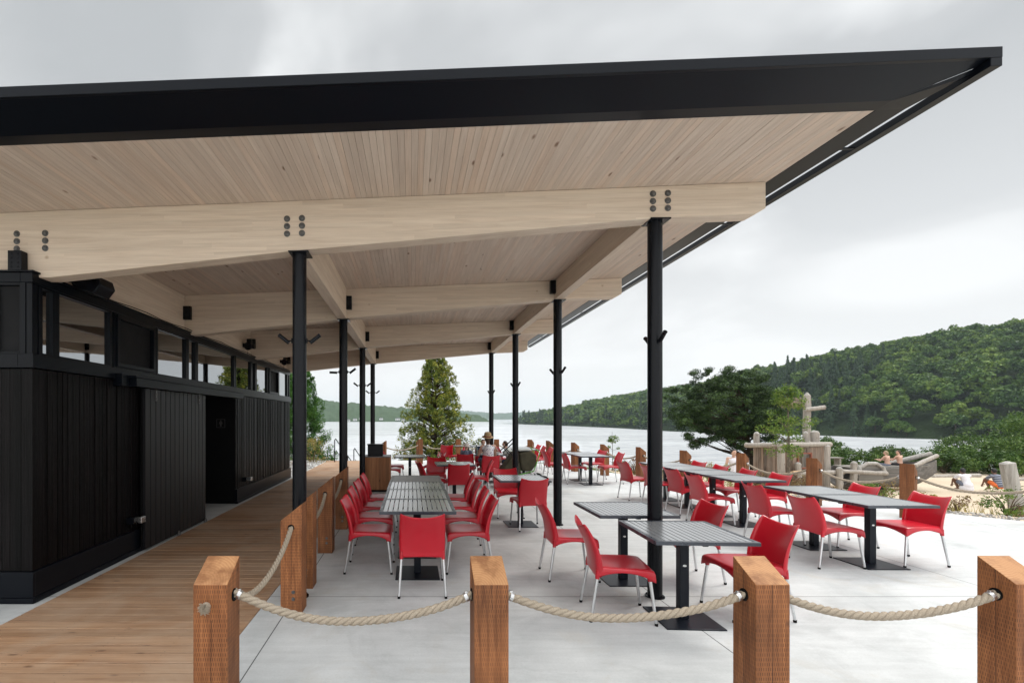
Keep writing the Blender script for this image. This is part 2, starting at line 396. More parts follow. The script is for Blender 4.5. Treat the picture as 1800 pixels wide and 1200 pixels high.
M = {}
M['concrete'] = m_concrete()
M['deck'] = m_board('deck boards', (0.27, 0.135, 0.065), (0.52, 0.325, 0.195), 2.2, 0.62, True, 'x', 0.48, True, 0.3, (0.44, 0.33, 0.24), 0.85, 0.5)
M['ceiling'] = m_board('ceiling boards', (0.53, 0.42, 0.335), (0.68, 0.57, 0.475), 2.0, 0.6, True, 'y', 0.13, grain=0.35, bump=0.12)
M['charred'] = m_board('charred boards', (0.001, 0.0009, 0.001), (0.0095, 0.0072, 0.0078), 4.0, 0.42, True, 'z', 0.85, spec=0.10, bump=1.0)
M['slat_door'] = m_board('door slats', (0.003, 0.003, 0.0042), (0.010, 0.0095, 0.012), 2.6, 0.42, False, 'z', 0.5, spec=0.35)
M['bin_slats'] = m_board('bin slats', (0.24, 0.095, 0.038), (0.46, 0.21, 0.095), 2.5, 0.6, True, 'z', 0.35)
M['post'] = m_post()
M['gx'] = m_glulam('x'); M['gy'] = m_glulam('y')
M['steel'] = m_metal_black()
def m_plain(n, col, rough, spec):
    t = MT(n); t.set(col, rough, spec=spec); t.bump(t.noise(t.obj(), 1.5, 2), 0.02, 0.02); return t.m
M['fascia'] = m_plain('anodised black metal', (0.0035, 0.0047, 0.0075), 0.32, 0.14)
M['frame'] = m_plain('window frame metal', (0.003, 0.004, 0.0062), 0.28, 0.13)
M['dark'] = simple('matt black', (0.004, 0.004, 0.0045), 0.8, var=0.3, spec=0.15)
M['chrome'] = simple('zinc plated steel', (0.62, 0.62, 0.62), 0.28, 1, 0.1, 20)
M['alu'] = simple('satin aluminium', (0.68, 0.69, 0.70), 0.32, 1, 0.08, 14)
M['bolt'] = simple('bolt steel', (0.16, 0.155, 0.15), 0.45, 0.7, 0.3, 40)
def m_red():
    t = MT('red plastic'); v = t.obj(); n = t.noise(v, 6, 4); r = t.n('ObjectInfo').outputs['Random']
    c = t.mix(t.ramp(n, [(0.3, 0), (0.8, 0.5)]), (0.46, 0.004, 0.016), (0.54, 0.008, 0.024))
    c = t.mix(1.0, c, t.ramp(r, [(0, 0.78), (1, 1.08)]), 'MULTIPLY')
    # scuffs
    sc = t.ramp(t.noise(t.obj(scale=(1, 6, 3)), 22, 6, 0.7), [(0.64, 0.0), (0.78, 0.12)])
    c = t.mix(sc, c, (0.5, 0.10, 0.10))
    t.set(c, 0.29, spec=0.55)
    t.bump(t.noise(v, 220, 2), 0.05, 0.001)
    return t.m
M['red'] = m_red()
M['slat'] = m_plain('powder coated slat', (0.19, 0.198, 0.21), 0.28, 0.5)
M['slat'].node_tree.nodes['Principled BSDF'].inputs['Coat Weight'].default_value = 1.0
M['slat'].node_tree.nodes['Principled BSDF'].inputs['Coat Roughness'].default_value = 0.24
M['slat'].node_tree.nodes['Principled BSDF'].inputs['Coat IOR'].default_value = 1.9
M['slat'].node_tree.nodes['Principled BSDF'].inputs['IOR'].default_value = 1.95
M['slat_worn'] = m_plain('worn slat', (0.19, 0.19, 0.185), 0.38, 0.5)
M['top'] = simple('charcoal table edge', (0.035, 0.041, 0.055), 0.30, 0, 0.12, 5, 0.0, 0.6)
M['top_worn'] = simple('greyer slat', (0.17, 0.17, 0.165), 0.42, 0, 0.2, 9, 0.0, 0.6)
M['base'] = m_metal_black('table base enamel', (0.007, 0.009, 0.014), 0.34)
def m_rope():
    t = MT('hemp rope'); v = t.obj(); n = t.noise(v, 240, 3, 0.7); b = t.noise(v, 9, 4)
    c = t.mix(t.ramp(n, [(0.3, 0), (0.7, 1)]), (0.21, 0.168, 0.122), (0.45, 0.385, 0.305))
    c = t.mix(t.ramp(b, [(0.35, 0.45), (0.65, 0)]), c, (0.30, 0.25, 0.19))
    t.set(c, 0.9, spec=0.1); t.bump(n, 0.7, 0.003); return t.m
M['rope'] = m_rope()
def m_glass():
    t = MT('window glass'); t.set((0.31, 0.325, 0.34), 0.012, 1.0)
    t.b.inputs['Coat Weight'].default_value = 0.6; t.b.inputs['Coat Roughness'].default_value = 0.01
    t.bump(t.noise(t.obj(), 1.2, 2), 0.02, 0.02); return t.m
M['glass'] = m_glass()
M['gap'] = simple('shadowed groove wood', (0.20, 0.14, 0.10), 0.9)
M['log'] = m_board('weathered log', (0.27, 0.25, 0.225), (0.52, 0.50, 0.465), 2.5, 0.8, True, 'z', 0.3, True, 0.2)
M['plank'] = m_board('weathered plank', (0.10, 0.065, 0.048), (0.42, 0.31, 0.235), 2.5, 0.8, True, 'z', 0.72, True, 0.2, (0.26, 0.225, 0.195))
M['bark'] = simple('bark', (0.085, 0.06, 0.042), 0.9, var=0.45, scale=14, bump=0.8, spec=0.1)
M['palebark'] = simple('pale bark', (0.20, 0.17, 0.14), 0.9, var=0.4, scale=20, bump=0.5, spec=0.1)
# ------------------------------------------------------------ terrace, boardwalk, ground
def smooth(a, b, x):
    t = min(1, max(0, (x-a)/(b-a))); return t*t*(3-2*t)
# outline of the rope-fenced side (going anticlockwise from the far left to the near right)
EDGE = [(-1.0, 19.55), (0.3, 19.6), (2.0, 19.5), (3.4, 19.2), (4.8, 18.3), (5.6, 16.9), (6.2, 15.3), (6.75, 13.7), (7.3, 12.2), (8.0, 10.8), (8.75, 9.6), (9.5, 8.75), (10.4, 7.7), (11.6, 6.7), (13.5, 5.4), (16, 3.6), (19, 0), (22, -8)]
def terrace():
    pts = [(-1.352, -8), (-1.352, 19.56)] + EDGE
    tag(MB().prism(pts, 'z', -0.22, 0.0).build('terrace', M['concrete']), kind='structure')
    tag(MB().prism([(-9, -8), (-9, 19.5), (-3.387, 19.5), (-3.387, -8)], 'z', -0.22, 0.0).build('pavement', M['concrete']), kind='structure')
    tag(MB().prism([(-3.386, -8), (-3.386, -0.61), (-1.353, -0.61), (-1.353, -8)], 'z', -0.22, -0.002).build('pavement', M['concrete']), kind='structure')
terrace()
def in_poly(x, y, P):
    c = False; j = len(P)-1
    for i in range(len(P)):
        if (P[i][1] > y) != (P[j][1] > y) and x < (P[j][0]-P[i][0])*(y-P[i][1])/(P[j][1]-P[i][1])+P[i][0]: c = not c
        j = i
    return c
TP = [(-9, -8), (-9, 19.5), (-3.6, 19.5)] + EDGE
def edge_dist(x, y):
    b = 1e9
    for i in range(len(TP)):
        ax, ay = TP[i]; bx, by = TP[(i+1) % len(TP)]
        t = max(0, min(1, ((x-ax)*(bx-ax)+(y-ay)*(by-ay))/((bx-ax)**2+(by-ay)**2)))
        b = min(b, math.hypot(x-ax-t*(bx-ax), y-ay-t*(by-ay)))
    return -b if in_poly(x, y, TP) else b
def ground_z(x, y):
    d = edge_dist(x, y)
    if d < -0.3: return -0.35
    z = -0.04 - 0.78*smooth(0.5, 4.5, d) if x > 3 else -0.04 - 0.35*smooth(0.2, 3, d)
    if d < 0: z = -0.04-0.3*min(1, -d/0.3)
    fall = smooth(23.0, 46, y + 0.12*min(0, x-4)*0 + (0 if x > 6 else 2.5))
    z -= 7.6*fall
    z += 0.10*mnoise.noise(Vector((x*0.25, y*0.25, 3)))*smooth(0.5, 3, d)
    return z
def m_ground():
    t = MT('shore ground'); v = t.obj(); n = t.noise(v, 0.5, 6, 0.6); f = t.noise(v, 45, 5, 0.7)
    sp = t.n('SeparateXYZ'); t.l(v, sp.inputs[0])
    sand = t.mix(t.ramp(n, [(0.3, 0), (0.7, 1)]), (0.46, 0.37, 0.27), (0.58, 0.49, 0.375))
    grass = t.mix(n, (0.05, 0.075, 0.02), (0.11, 0.12, 0.045))
    far = t.math('GREATER_THAN', t.math('ADD', sp.outputs[1], t.math('MULTIPLY', n, 5)), 26.5)
    left = t.math('LESS_THAN', sp.outputs[0], 6.5)
    c = t.mix(t.math('MAXIMUM', far, left), sand, grass)
    c = t.mix(0.45, c, t.ramp(f, [(0.3, 0.7), (0.65, 1.0)]), 'MULTIPLY')
    pits = t.noise(v, 5.5, 3)
    t.set(c, 0.95, spec=0.1); t.bump(t.math('ADD', t.math('MULTIPLY', pits, 3.0), t.math('MULTIPLY', f, 0.4)), 0.6, 0.03); return t.m
M['ground'] = m_ground()
def ground():
    xs = np.unique(np.concatenate([np.linspace(-140, -12, 30), np.linspace(-12, 30, 130), np.linspace(30, 160, 35)]))
    ys = np.unique(np.concatenate([np.linspace(-40, 0, 14), np.linspace(0, 30, 96), np.linspace(30, 60, 16)]))
    V = [(x, y, ground_z(x, y)) for y in ys for x in xs]; nx = len(xs)
    F = [(j*nx+i, j*nx+i+1, (j+1)*nx+i+1, (j+1)*nx+i) for j in range(len(ys)-1) for i in range(nx-1)]
    tag(np_mesh('ground', np.array(V), np.array(F), M['ground'], smooth=True), kind='structure')
ground()
def boardwalk():
    mb = MB(); y = -0.6; x0, x1 = -3.385, -1.352; p = 0.1365
    while y < 19.4:
        j = random.uniform(-0.0008, 0.0008)
        mb.box(x0+0.003, x1-0.004, y+0.0052, y+p-0.0052, -0.03, 0.004+j); y += p
    o = mb.build('boardwalk', M['deck'], bevel=0.0018, seg=1); tag(o, kind='structure')
    e = MB().box(x0, x1, -0.6, 19.4, -0.20, -0.055)
    for jx in np.arange(x0+0.16, x1, 0.5): e.box(jx, jx+0.04, -0.6, 19.4, -0.0545, -0.0305)
    o = e.build('boardwalk_underlay', M['dark']); tag(o, kind='structure')
boardwalk()

# ------------------------------------------------------------ canopy
def zc(x): return 3.784 + 0.0403*x
XW = -9.0; XE = 3.34; YF = 3.48; YB = 15.2
ROWS = [4.62, 7.73, 10.86, 13.95]; COLX = [(-1.10, 3.27), (2.33, 3.58)]
CX = {(0, 0): -1.073, (1, 0): -1.095, (2, 0): -1.11, (3, 0): -1.13, (0, 1): 2.322, (1, 1): 2.33, (2, 1): 2.325, (3, 1): 2.29}
def canopy():
    root = empty('canopy', (0, 0, 0), 0, 'large timber and black metal canopy roof on black columns over the terrace', 'canopy')
    mb = MB(); x = XW; p = 0.052
    while x < XE-0.01:
        y = YF+0.001; 
        while y < YB-0.1:
            L = random.uniform(2.4, 4.9); y2 = min(y+L, YB-0.02)
            if YB-y2 < 0.5: y2 = YB-0.02
            a, b = x+0.0010, min(x+p-0.0010, XE-0.002)
            h = random.uniform(0, 0.0015)
            vs = [(a, y, zc(a)+h), (b, y, zc(b)+h), (b, y2, zc(b)+h), (a, y2, zc(a)+h)]
            vs += [(q[0], q[1], q[2]+0.02) for q in vs]
            mb.add(vs, [(0,3,2,1),(4,5,6,7),(0,1,5,4),(1,2,6,5),(2,3,7,6),(3,0,4,7)])
            y = y2+0.002
        x += p
    mb.build('ceiling', M['ceiling'], root)
    def slab(m, x0, x1, y0, y1, z0, z1): # follows the slope
        m.add([(x0,y0,zc(x0)+z0),(x1,y0,zc(x1)+z0),(x1,y1,zc(x1)+z0),(x0,y1,zc(x0)+z0),(x0,y0,zc(x0)+z1),(x1,y0,zc(x1)+z1),(x1,y1,zc(x1)+z1),(x0,y1,zc(x0)+z1)],
              [(0,3,2,1),(4,5,6,7),(0,1,5,4),(1,2,6,5),(2,3,7,6),(3,0,4,7)])
    m = MB(); slab(m, XW, XE, YF, YB, 0.0235, 0.07); m.build('roof_deck', M['gap'], root)
    # front: flat flange, inclined soffit, thin upstand
    m = MB(); prof = [(YF, -0.006), (3.365, -0.010), (3.085, 0.052), (3.085, 0.075), (YF, 0.075)]
    n = len(prof); xa, xb = XW, XE+0.005; xb2 = 3.735
    vs = [(xa, y, zc(xa)+z) for y, z in prof] + [((xb if y > 3.3 else xb2-0.005), y, zc(xb if y > 3.3 else xb2)+z) for y, z in prof]
    m.add(vs, [tuple(range(n)), tuple(range(2*n-1, n-1, -1))] + [(i, i+n, (i+1) % n+n, (i+1) % n) for i in range(n)])
    m.build('soffit', M['fascia'], root)
    m = MB(); slab(m, XW, 3.74, 3.06, 3.085, 0.050, 0.118); slab(m, XW, 3.60, 3.085, 3.3, 0.0755, 0.112)
    m.build('fascia', M['fascia'], root, bevel=0.002)
    m = MB(); slab(m, XE+0.0005, 3.55, YF+0.001, YB, -0.004, 0.012); slab(m, XE+0.0005, XE+0.03, YF+0.001, YB, 0.012, 0.09)
    # mitred corner of the edge flange
    z = zc
    m.add([(3.345, YF, z(3.345)-0.0065), (3.55, YF, z(3.55)-0.004), (3.655, 3.2, z(3.655)+0.02), (3.730, 3.086, z(3.73)+0.05), (3.345, 3.366, z(3.345)-0.011)], [(0, 1, 4), (1, 2, 4), (2, 3, 4)])
    m.build('edge_flange', M['fascia'], root)
    m = MB(); slab(m, 3.665, 3.739, 3.0605, YB+0.02, -0.004, 0.0495); m.build('gutter', M['fascia'], root, bevel=0.003)
    m = MB(); slab(m, XW, 3.55, YB+0.001, YB+0.04, -0.02, 0.09); m.build('fascia', M['fascia'], root)
    m = MB()
    for yy in np.arange(4.0, YB, 1.55):
        m = MB(); slab(m, 3.551, 3.664, yy, yy+0.025, 0.0, 0.012); m.build('gutter_strap', M['fascia'], root)
    # cross beams with the tapering underside
    for r, yc in enumerate(ROWS):
        lo = [(XW, 3.02), (-3.4, 3.02), (-1.10, 3.27), (2.33, 3.58), (3.22, 3.615), (3.32, 3.67)]
        poly = lo + [(3.32, zc(3.32)-0.001), (XW, zc(XW)-0.001)]
        b = MB().prism(poly, 'y', yc-0.085, yc+0.085).build('beam', M['gx'], root, bevel=0.006)
        if r == 0:
            for bx, bz in ((-3.57, 3.36), (-1.10, 3.50), (2.33, 3.735)):
                for sx in (-0.07, 0.07):
                    s = 1.9 if bx < -3 else 1
                    for k in range(3):
                        M_ = Matrix.Translation((bx+sx*s, yc-0.086, bz+0.001+(1-k)*0.070+0.0403*sx)) @ Matrix.Rotation(R(90), 4, 'X')
                        MB().lathe([(0.030, 0), (0.030, 0.004), (0.015, 0.0045), (0.015, 0.012), (0.010, 0.014)], n=16, M=M_).build('bolt', M['bolt'], b, smooth='auto')
    for i in range(3):
        y0, y1 = ROWS[i]+0.086, ROWS[i+1]-0.086
        for (x, zb, w) in ((-1.10, 3.272, 0.14), (2.33, 3.582, 0.14), (-3.66, 3.022, 0.14)):
            poly = [(x-w/2, zb), (x+w/2, zb), (x+w/2, zc(x+w/2)-0.002), (x-w/2, zc(x-w/2)-0.002)]
            MB().prism(poly, 'y', y0, y1).build('beam', M['gy'], root, bevel=0.005)
    # front-bay stub over the building
    for yc in ROWS[1:]:
        for (x0, x1, z0, z1) in ((-1.03, -0.945, 3.41, 3.62), (2.175, 2.26, 3.66, 3.86), (-3.59, -3.475, 3.25, 3.46)):
            m = MB().box(x0, x1, yc-0.150, yc-0.087, z0, z1)
            for bz in np.linspace(z0+0.03, z1-0.03, 4): m.box((x0+x1)/2-0.008, (x0+x1)/2+0.008, yc-0.156, yc-0.150, bz-0.008, bz+0.008)
            m.build('beam_hanger', M['steel'], root, bevel=0.002)
    for ri, yc in enumerate(ROWS):
        for ci, (x, zt) in enumerate(COLX):
            x = CX[(ri, ci)]
            c = MB().lathe([(0.066, 0.012), (0.066, zt-0.013)], (x, yc, 0), 32).build('column', M['steel'], root, smooth='auto')
            MB().box(x-0.085, x+0.105, yc-0.10, yc+0.10, zt-0.013, zt-0.001).build('cap_plate', M['steel'], c, bevel=0.002)
            m = MB().lathe([(0.088, 0.001), (0.088, 0.012)], (x, yc, 0), 28)
            for a in range(4): m.lathe([(0.007, 0.012), (0.007, 0.022)], (x+0.077*math.cos(a*1.57+.78), yc+0.077*math.sin(a*1.57+.78), 0), 8)
            m.build('base_plate', M['steel'], c, smooth='auto')
    return root
canopy()
rown = ['nearest', 'second', 'third', 'farthest']
for r, yc in enumerate(ROWS):
    for ci, (x, zt) in enumerate(COLX):
        x = CX[(r, ci)]
        side = 'boardwalk-side' if ci == 0 else 'lake-side'
        for s in (-1, 1):
            ax = ('left' if s < 0 else 'right') if ci == 0 else ('near side' if s < 0 else 'far side')
            e = empty('spotlight', (x+s*0.068, yc, 2.44) if ci == 0 else (x-(0.028*s if r else 0), yc+s*0.062, 2.44), R(0) if ci == 0 else R(90 if r == 0 else 106), f"slim black tube spotlight on the {ax} of the {rown[r]} {side} column", 'spotlight', 'tube spotlights on the columns')
            tilt = R(52) if not (r == 1 and ci == 0 and s < 0) else R(88)
            dv = Vector((s*math.sin(tilt), 0, math.cos(tilt)))
            MB().tube([(0, 0, 0), (s*0.045, 0, 0)], 0.006, 8).cbox((s*0.004, 0, 0), 0.008, 0.03, 0.045).build('bracket', M['steel'], e)
            p0 = Vector((s*0.045, 0, -0.01)); 
            MB().tube([p0-dv*0.015, p0+dv*0.100], 0.0185, 16).tube([p0+dv*0.098, p0+dv*0.106], [0.020, 0.020], 16).build('lamp_tube', M['steel'], e, smooth='auto')

# ------------------------------------------------------------ building
XB, YB0, YB1 = -3.51, 4.47, 13.9
def building():
    root = empty('restroom_building', (XB, YB0, 0), 0, 'black building clad in charred vertical boards with a band of high windows', 'building')
    root.location = (0, 0, 0)
    O0, O1 = 7.90, 9.62
    def clad(y0, y1, nm='cladding'):
        mb = MB(); y = y0
        while y < y1-0.012:
            w = min(random.choice([0.035, 0.042, 0.05, 0.065]), y1-y)
            d = random.choice([0.0, 0.003, 0.006, 0.011]); mb.box(XB-0.012, XB+d, y+0.0028, y+w-0.0028, 0.292, 2.158); y += w
        return mb.build(nm, M['charred'], root, bevel=0.0015, seg=1)
    clad(YB0+0.09, O0); clad(O1, YB1-0.05)
    mb = MB(); x = -8.8
    while x < XB-0.06:
        w = min(random.choice([0.05, 0.06, 0.075]), XB-0.05-x); d = random.choice([0, 0.004, 0.009])
        mb.box(x+0.0015, x+w-0.0015, YB0-d, YB0+0.012, 0.292, 2.158); x += w
    mb.build('cladding', M['charred'], root, bevel=0.0015, seg=1)
    MB().box(XB-0.05, XB+0.016, YB0-0.016, YB0+0.088, 0.292, 2.158).build('corner_board', M['charred'], root, bevel=0.003)
    # core walls
    m = MB(); m.box(XB-0.16, XB-0.013, YB0+0.013, O0, 0.02, 2.16).box(XB-0.16, XB-0.013, O1+0.06, YB1-0.013, 0.02, 2.16)
    m.box(-8.9, XB-0.161, YB0+0.013, YB0+0.15, 0.02, 2.16).box(-8.9, XB-0.161, YB1-0.15, YB1-0.013, 0.02, 2.16).box(-9.0, -8.9, YB0, YB1, 0.02, 3.0)
    m.build('wall', M['dark'], root)
    MB().box(XB-0.05, XB, YB1-0.048, YB1, 0.292, 2.158).box(-8.9, XB-0.051, YB1-0.012, YB1, 0.292, 2.158).build('cladding', M['charred'], root)
    # recess behind the sliding door
    m = MB().box(-5.4, XB-0.012, O1-0.0, O1+0.058, 0.01, 2.159).box(-5.45, -5.4, O0, O1+0.05, 0.01, 2.159).box(-5.4, XB-0.161, O0-0.06, O0-0.002, 0.01, 2.159)
    m.build('recess_wall', M['dark'], root)
    MB().box(-5.4, XB-0.02, O0, O1, 2.10, 2.158).build('recess_ceiling', M['dark'], root)
    # plinth
    P = MB().box(XB-0.02, XB+0.035, YB0+0.001, O0, 0.055, 0.288).box(XB-0.02, XB+0.035, O1, YB1+0.01, 0.055, 0.288)
    P.box(-9, XB+0.035, YB0-0.035, YB0, 0.055, 0.288)
    P.box(XB-0.02, XB+0.045, YB0+0.001, O0, 0.0015, 0.052).box(XB-0.02, XB+0.045, O1, YB1+0.01, 0.0015, 0.052).box(-9, XB+0.045, YB0-0.045, YB0, 0.0015, 0.052)
    P.build('plinth', M['fascia'], root, bevel=0.003)
    # sill and head bands
    s = MB().box(XB-0.1, XB+0.04, YB0-0.04, YB1+0.02, 2.165, 2.295).box(-9, XB-0.101, YB0-0.04, YB0+0.06, 2.165, 2.295)
    s.build('sill_band', M['frame'], root, bevel=0.004)
    s = MB().box(XB-0.1, XB+0.012, YB0-0.012, YB1+0.02, 2.955, 3.045).box(-9, XB-0.101, YB0-0.012, YB0+0.06, 2.955, 3.045)
    s.box(XB-0.1, XB+0.03, YB0-0.03, YB1+0.02, 3.046, 3.064).box(-9, XB-0.101, YB0-0.03, YB0+0.06, 3.046, 3.064)
    s.build('head_band', M['frame'], root, bevel=0.004)
    MB().box(-8.9, XB-0.102, YB0+0.07, YB1, 2.97, 3.015).build('roof', M['dark'], root)
    MB().box(-8.85, XB-0.14, YB0+0.12, YB1-0.16, 2.17, 2.20).build('inner_ceiling', M['dark'], root)
    wins = [(4.57, 4.745, 0), (4.79, 5.64, 0), (5.71, 6.60, 1), (6.66, 7.54, 0), (7.585, 7.86, 0), (7.915, 9.56, 0), (9.63, 10.56, 0), (10.62, 10.86, 0), (10.92, 11.76, 0), (11.83, 12.70, 1), (12.78, 13.62, 0), (13.68, 13.86, 0)]
    for (a, b, op) in wins:
        fr = MB(); t = 0.022; z0, z1 = 2.296, 2.954; xf, xb = XB+0.004, XB-0.06
        for (ya, yb, za, zb) in ((a-0.021, a+t, z0, z1), (b-t, b+0.021, z0, z1), (a+t, b-t, z0, z0+t), (a+t, b-t, z1-t, z1)): fr.box(xb, xf, ya, yb, za, zb)
        if op:
            q = 0.045
            for (ya, yb, za, zb) in ((a+t, a+t+q, z0+t, z1-t), (b-t-q, b-t, z0+t, z1-t), (a+t+q, b-t-q, z0+t, z0+t+q), (a+t+q, b-t-q, z1-t-q, z1-t)): fr.box(xb+0.01, xf+0.022, ya, yb, za, zb)
        w = fr.build('window', M['frame'], root, bevel=0.002)
        g = MB().box(XB-0.036, XB-0.03, a+t, b-t, z0+t, z1-t).build('pane', M['glass'] if not op else M['screen'], w)
    # front-face windows
    for (a, b) in ((-3.86, -3.60), (-5.9, -3.93), (-8.0, -5.97)):
        fr = MB(); t = 0.024; z0, z1 = 2.296, 2.954; yf, yb = YB0-0.004, YB0+0.05
        for (xa, xb, za, zb) in ((a-0.03, a+t, z0, z1), (b-t, b+0.03, z0, z1), (a+t, b-t, z0, z0+t), (a+t, b-t, z1-t, z1)): fr.box(xa, xb, yf, yb, za, zb)
        w = fr.build('window', M['frame'], root, bevel=0.002)
        MB().box(a+t, b-t, YB0+0.03, YB0+0.036, z0+t, z1-t).build('pane', M['screen'], w)  # matt dark in place of glass, so no bright sky mirrors in it
    MB().box(XB-0.055, XB, YB0-0.0, YB0+0.065, 2.296, 2.954).build('corner_mullion', M['frame'], root, bevel=0.003)
    # bracket carrying the front beam
    m = MB().box(-3.72, -3.595, YB0-0.02, YB0+0.055, 3.065, 3.245)
    for k in range(4):
        for s in (-0.03, 0.03): m.cbox((-3.657+s, YB0-0.022, 3.095+0.04*k), 0.014, 0.008, 0.014)
    m.build('beam_bracket', M['steel'], root, bevel=0.002)
    # sliding door with its track
    tr = MB().box(XB+0.045, XB+0.19, 5.84, 9.55, 2.085, 2.19).box(XB+0.02, XB+0.205, 5.80, 9.57, 2.191, 2.215).box(XB+0.013, XB+0.12, 5.66, 5.79, 2.08, 2.23)
    tr.build('door_track', M['fascia'], root, bevel=0.004)
    dm = MB(); y = 6.16; 
    dm.box(XB+0.055, XB+0.075, 6.16, 7.96, 0.045, 2.07)
    dm.build('door', M['dark'], root)
    dr = [o for o in children(root) if o.name.startswith('door') and 'track' not in o.name][-1]
    sl_ = MB()
    while y < 7.94:
        sl_.box(XB+0.0755, XB+0.112, y+0.008, y+0.122, 0.03, 2.08); y += 0.1295
    sl_.build('slats', M['slat_door'], dr, bevel=0.003)
    for yy in (6.42, 7.72):
        MB().box(XB+0.1125, XB+0.122, yy-0.018, yy+0.018, 1.93, 2.084).cbox((XB+0.125, yy, 1.96), 0.008, 0.02, 0.02).cbox((XB+0.125, yy, 2.02), 0.008, 0.02, 0.02).build('hanger', M['bolt'], dr)
    for yy in (7.0, 7.9):
        MB().lathe([(0.022, 0.0135), (0.022, 0.05), (0.012, 0.055), (0.012, 0.075)], (XB+0.14, yy, 0), 12).build('floor_guide', M['bolt'], dr, smooth='auto')
    # door stops
    for yy, zz in ((5.92, 0.40), (9.95, 0.40)):
        MB().box(XB+0.013, XB+0.10, yy, yy+0.10, zz, zz+0.085).build('stop_block', M['steel'], root, bevel=0.003)
        MB().box(XB+0.101, XB+0.17, yy+0.01, yy+0.09, zz+0.025, zz+0.08).box(XB+0.155, XB+0.20, yy-0.0, yy+0.10, zz+0.015, zz+0.09).build('stop_bumper', M['chrome'], root, bevel=0.006)
    # pictogram plate: a standing figure in a square outline
    s = MB(); X, Z, Y = -3.80, 1.60, O1-0.004; h = 0.085
    for (a, b, c, d_) in ((-h, h, -h, -h+0.008), (-h, h, h-0.008, h), (-h, -h+0.008, -h+0.0081, h-0.0081), (h-0.008, h, -h+0.0081, h-0.0081)): s.box(X+a, X+b, Y, Y+0.003, Z+c, Z+d_)
    s.lathe([(0.013, -0.0015), (0.013, 0.0015)], n=14, M=Matrix.Translation((X, Y+0.0015, Z+0.052)) @ Matrix.Rotation(R(90), 4, 'X'))
    s.prism([(X-0.026, Z+0.033), (X+0.026, Z+0.033), (X+0.034, Z-0.012), (X+0.016, Z-0.012), (X+0.014, Z-0.062), (X-0.014, Z-0.062), (X-0.016, Z-0.012), (X-0.034, Z-0.012)], 'y', Y, Y+0.003)
    s.build('restroom_sign', M['signgrey'], root)
    # thin cable clipped along the head band
    pts = [(XB+0.035, 4.6+0.35*i, 3.075+0.012*math.sin(i*1.7)) for i in range(27)]
    MB().tube(pts, 0.006, 6).build('cable', M['dark'], root)
M['screen'] = simple('insect screen and dulled pane', (0.010, 0.010, 0.011), 0.6, 0, 0.1, 3, 0, 0.15)
M['signgrey'] = simple('grey sign ink', (0.055, 0.05, 0.05), 0.6)
building()
def speaker(x, y, z, rz, lab, wide):
    e = empty('speaker', (x, y, z), rz, lab, 'speaker', 'black loudspeakers on the timber beam')
    if wide:
        MB().prism([(-0.13, 0.02), (0.16, 0.05), (0.19, -0.04), (0.12, -0.13), (-0.10, -0.05)], 'y', -0.13, 0.13).build('cabinet', M['steel'], e, bevel=0.012)
        MB().box(-0.05, 0.05, -0.02, 0.02, 0.045, 0.09).build('bracket', M['steel'], e)
    else:
        MB().lathe([(0.04, 0), (0.075, 0.01), (0.085, 0.15), (0.07, 0.17)], n=20, M=Matrix.Rotation(R(100), 4, 'X') @ Matrix.Translation((0, 0, -0.05))).build('cabinet', M['steel'], e, smooth='auto')
        MB().box(-0.05, 0.05, -0.03, 0.03, 0.07, 0.15).box(-0.13, -0.07, -0.04, 0.04, -0.03, 0.05).box(0.07, 0.11, -0.04, 0.04, -0.06, 0.04).build('bracket', M['steel'], e)
        MB().tube([(-0.03, 0, -0.07), (-0.04, 0, -0.2)], 0.005, 6).build('cable', M['dark'], e)
speaker(-3.36, 5.05, 3.10, 0, 'black wedge speaker tucked under the front beam at the building corner', True)
speaker(-3.46, 10.3, 3.24, 0, 'black round-bodied speaker on the beam above the middle windows', False)
speaker(-3.46, 13.2, 3.24, 0, 'black round-bodied speaker on the beam above the farthest windows', False)
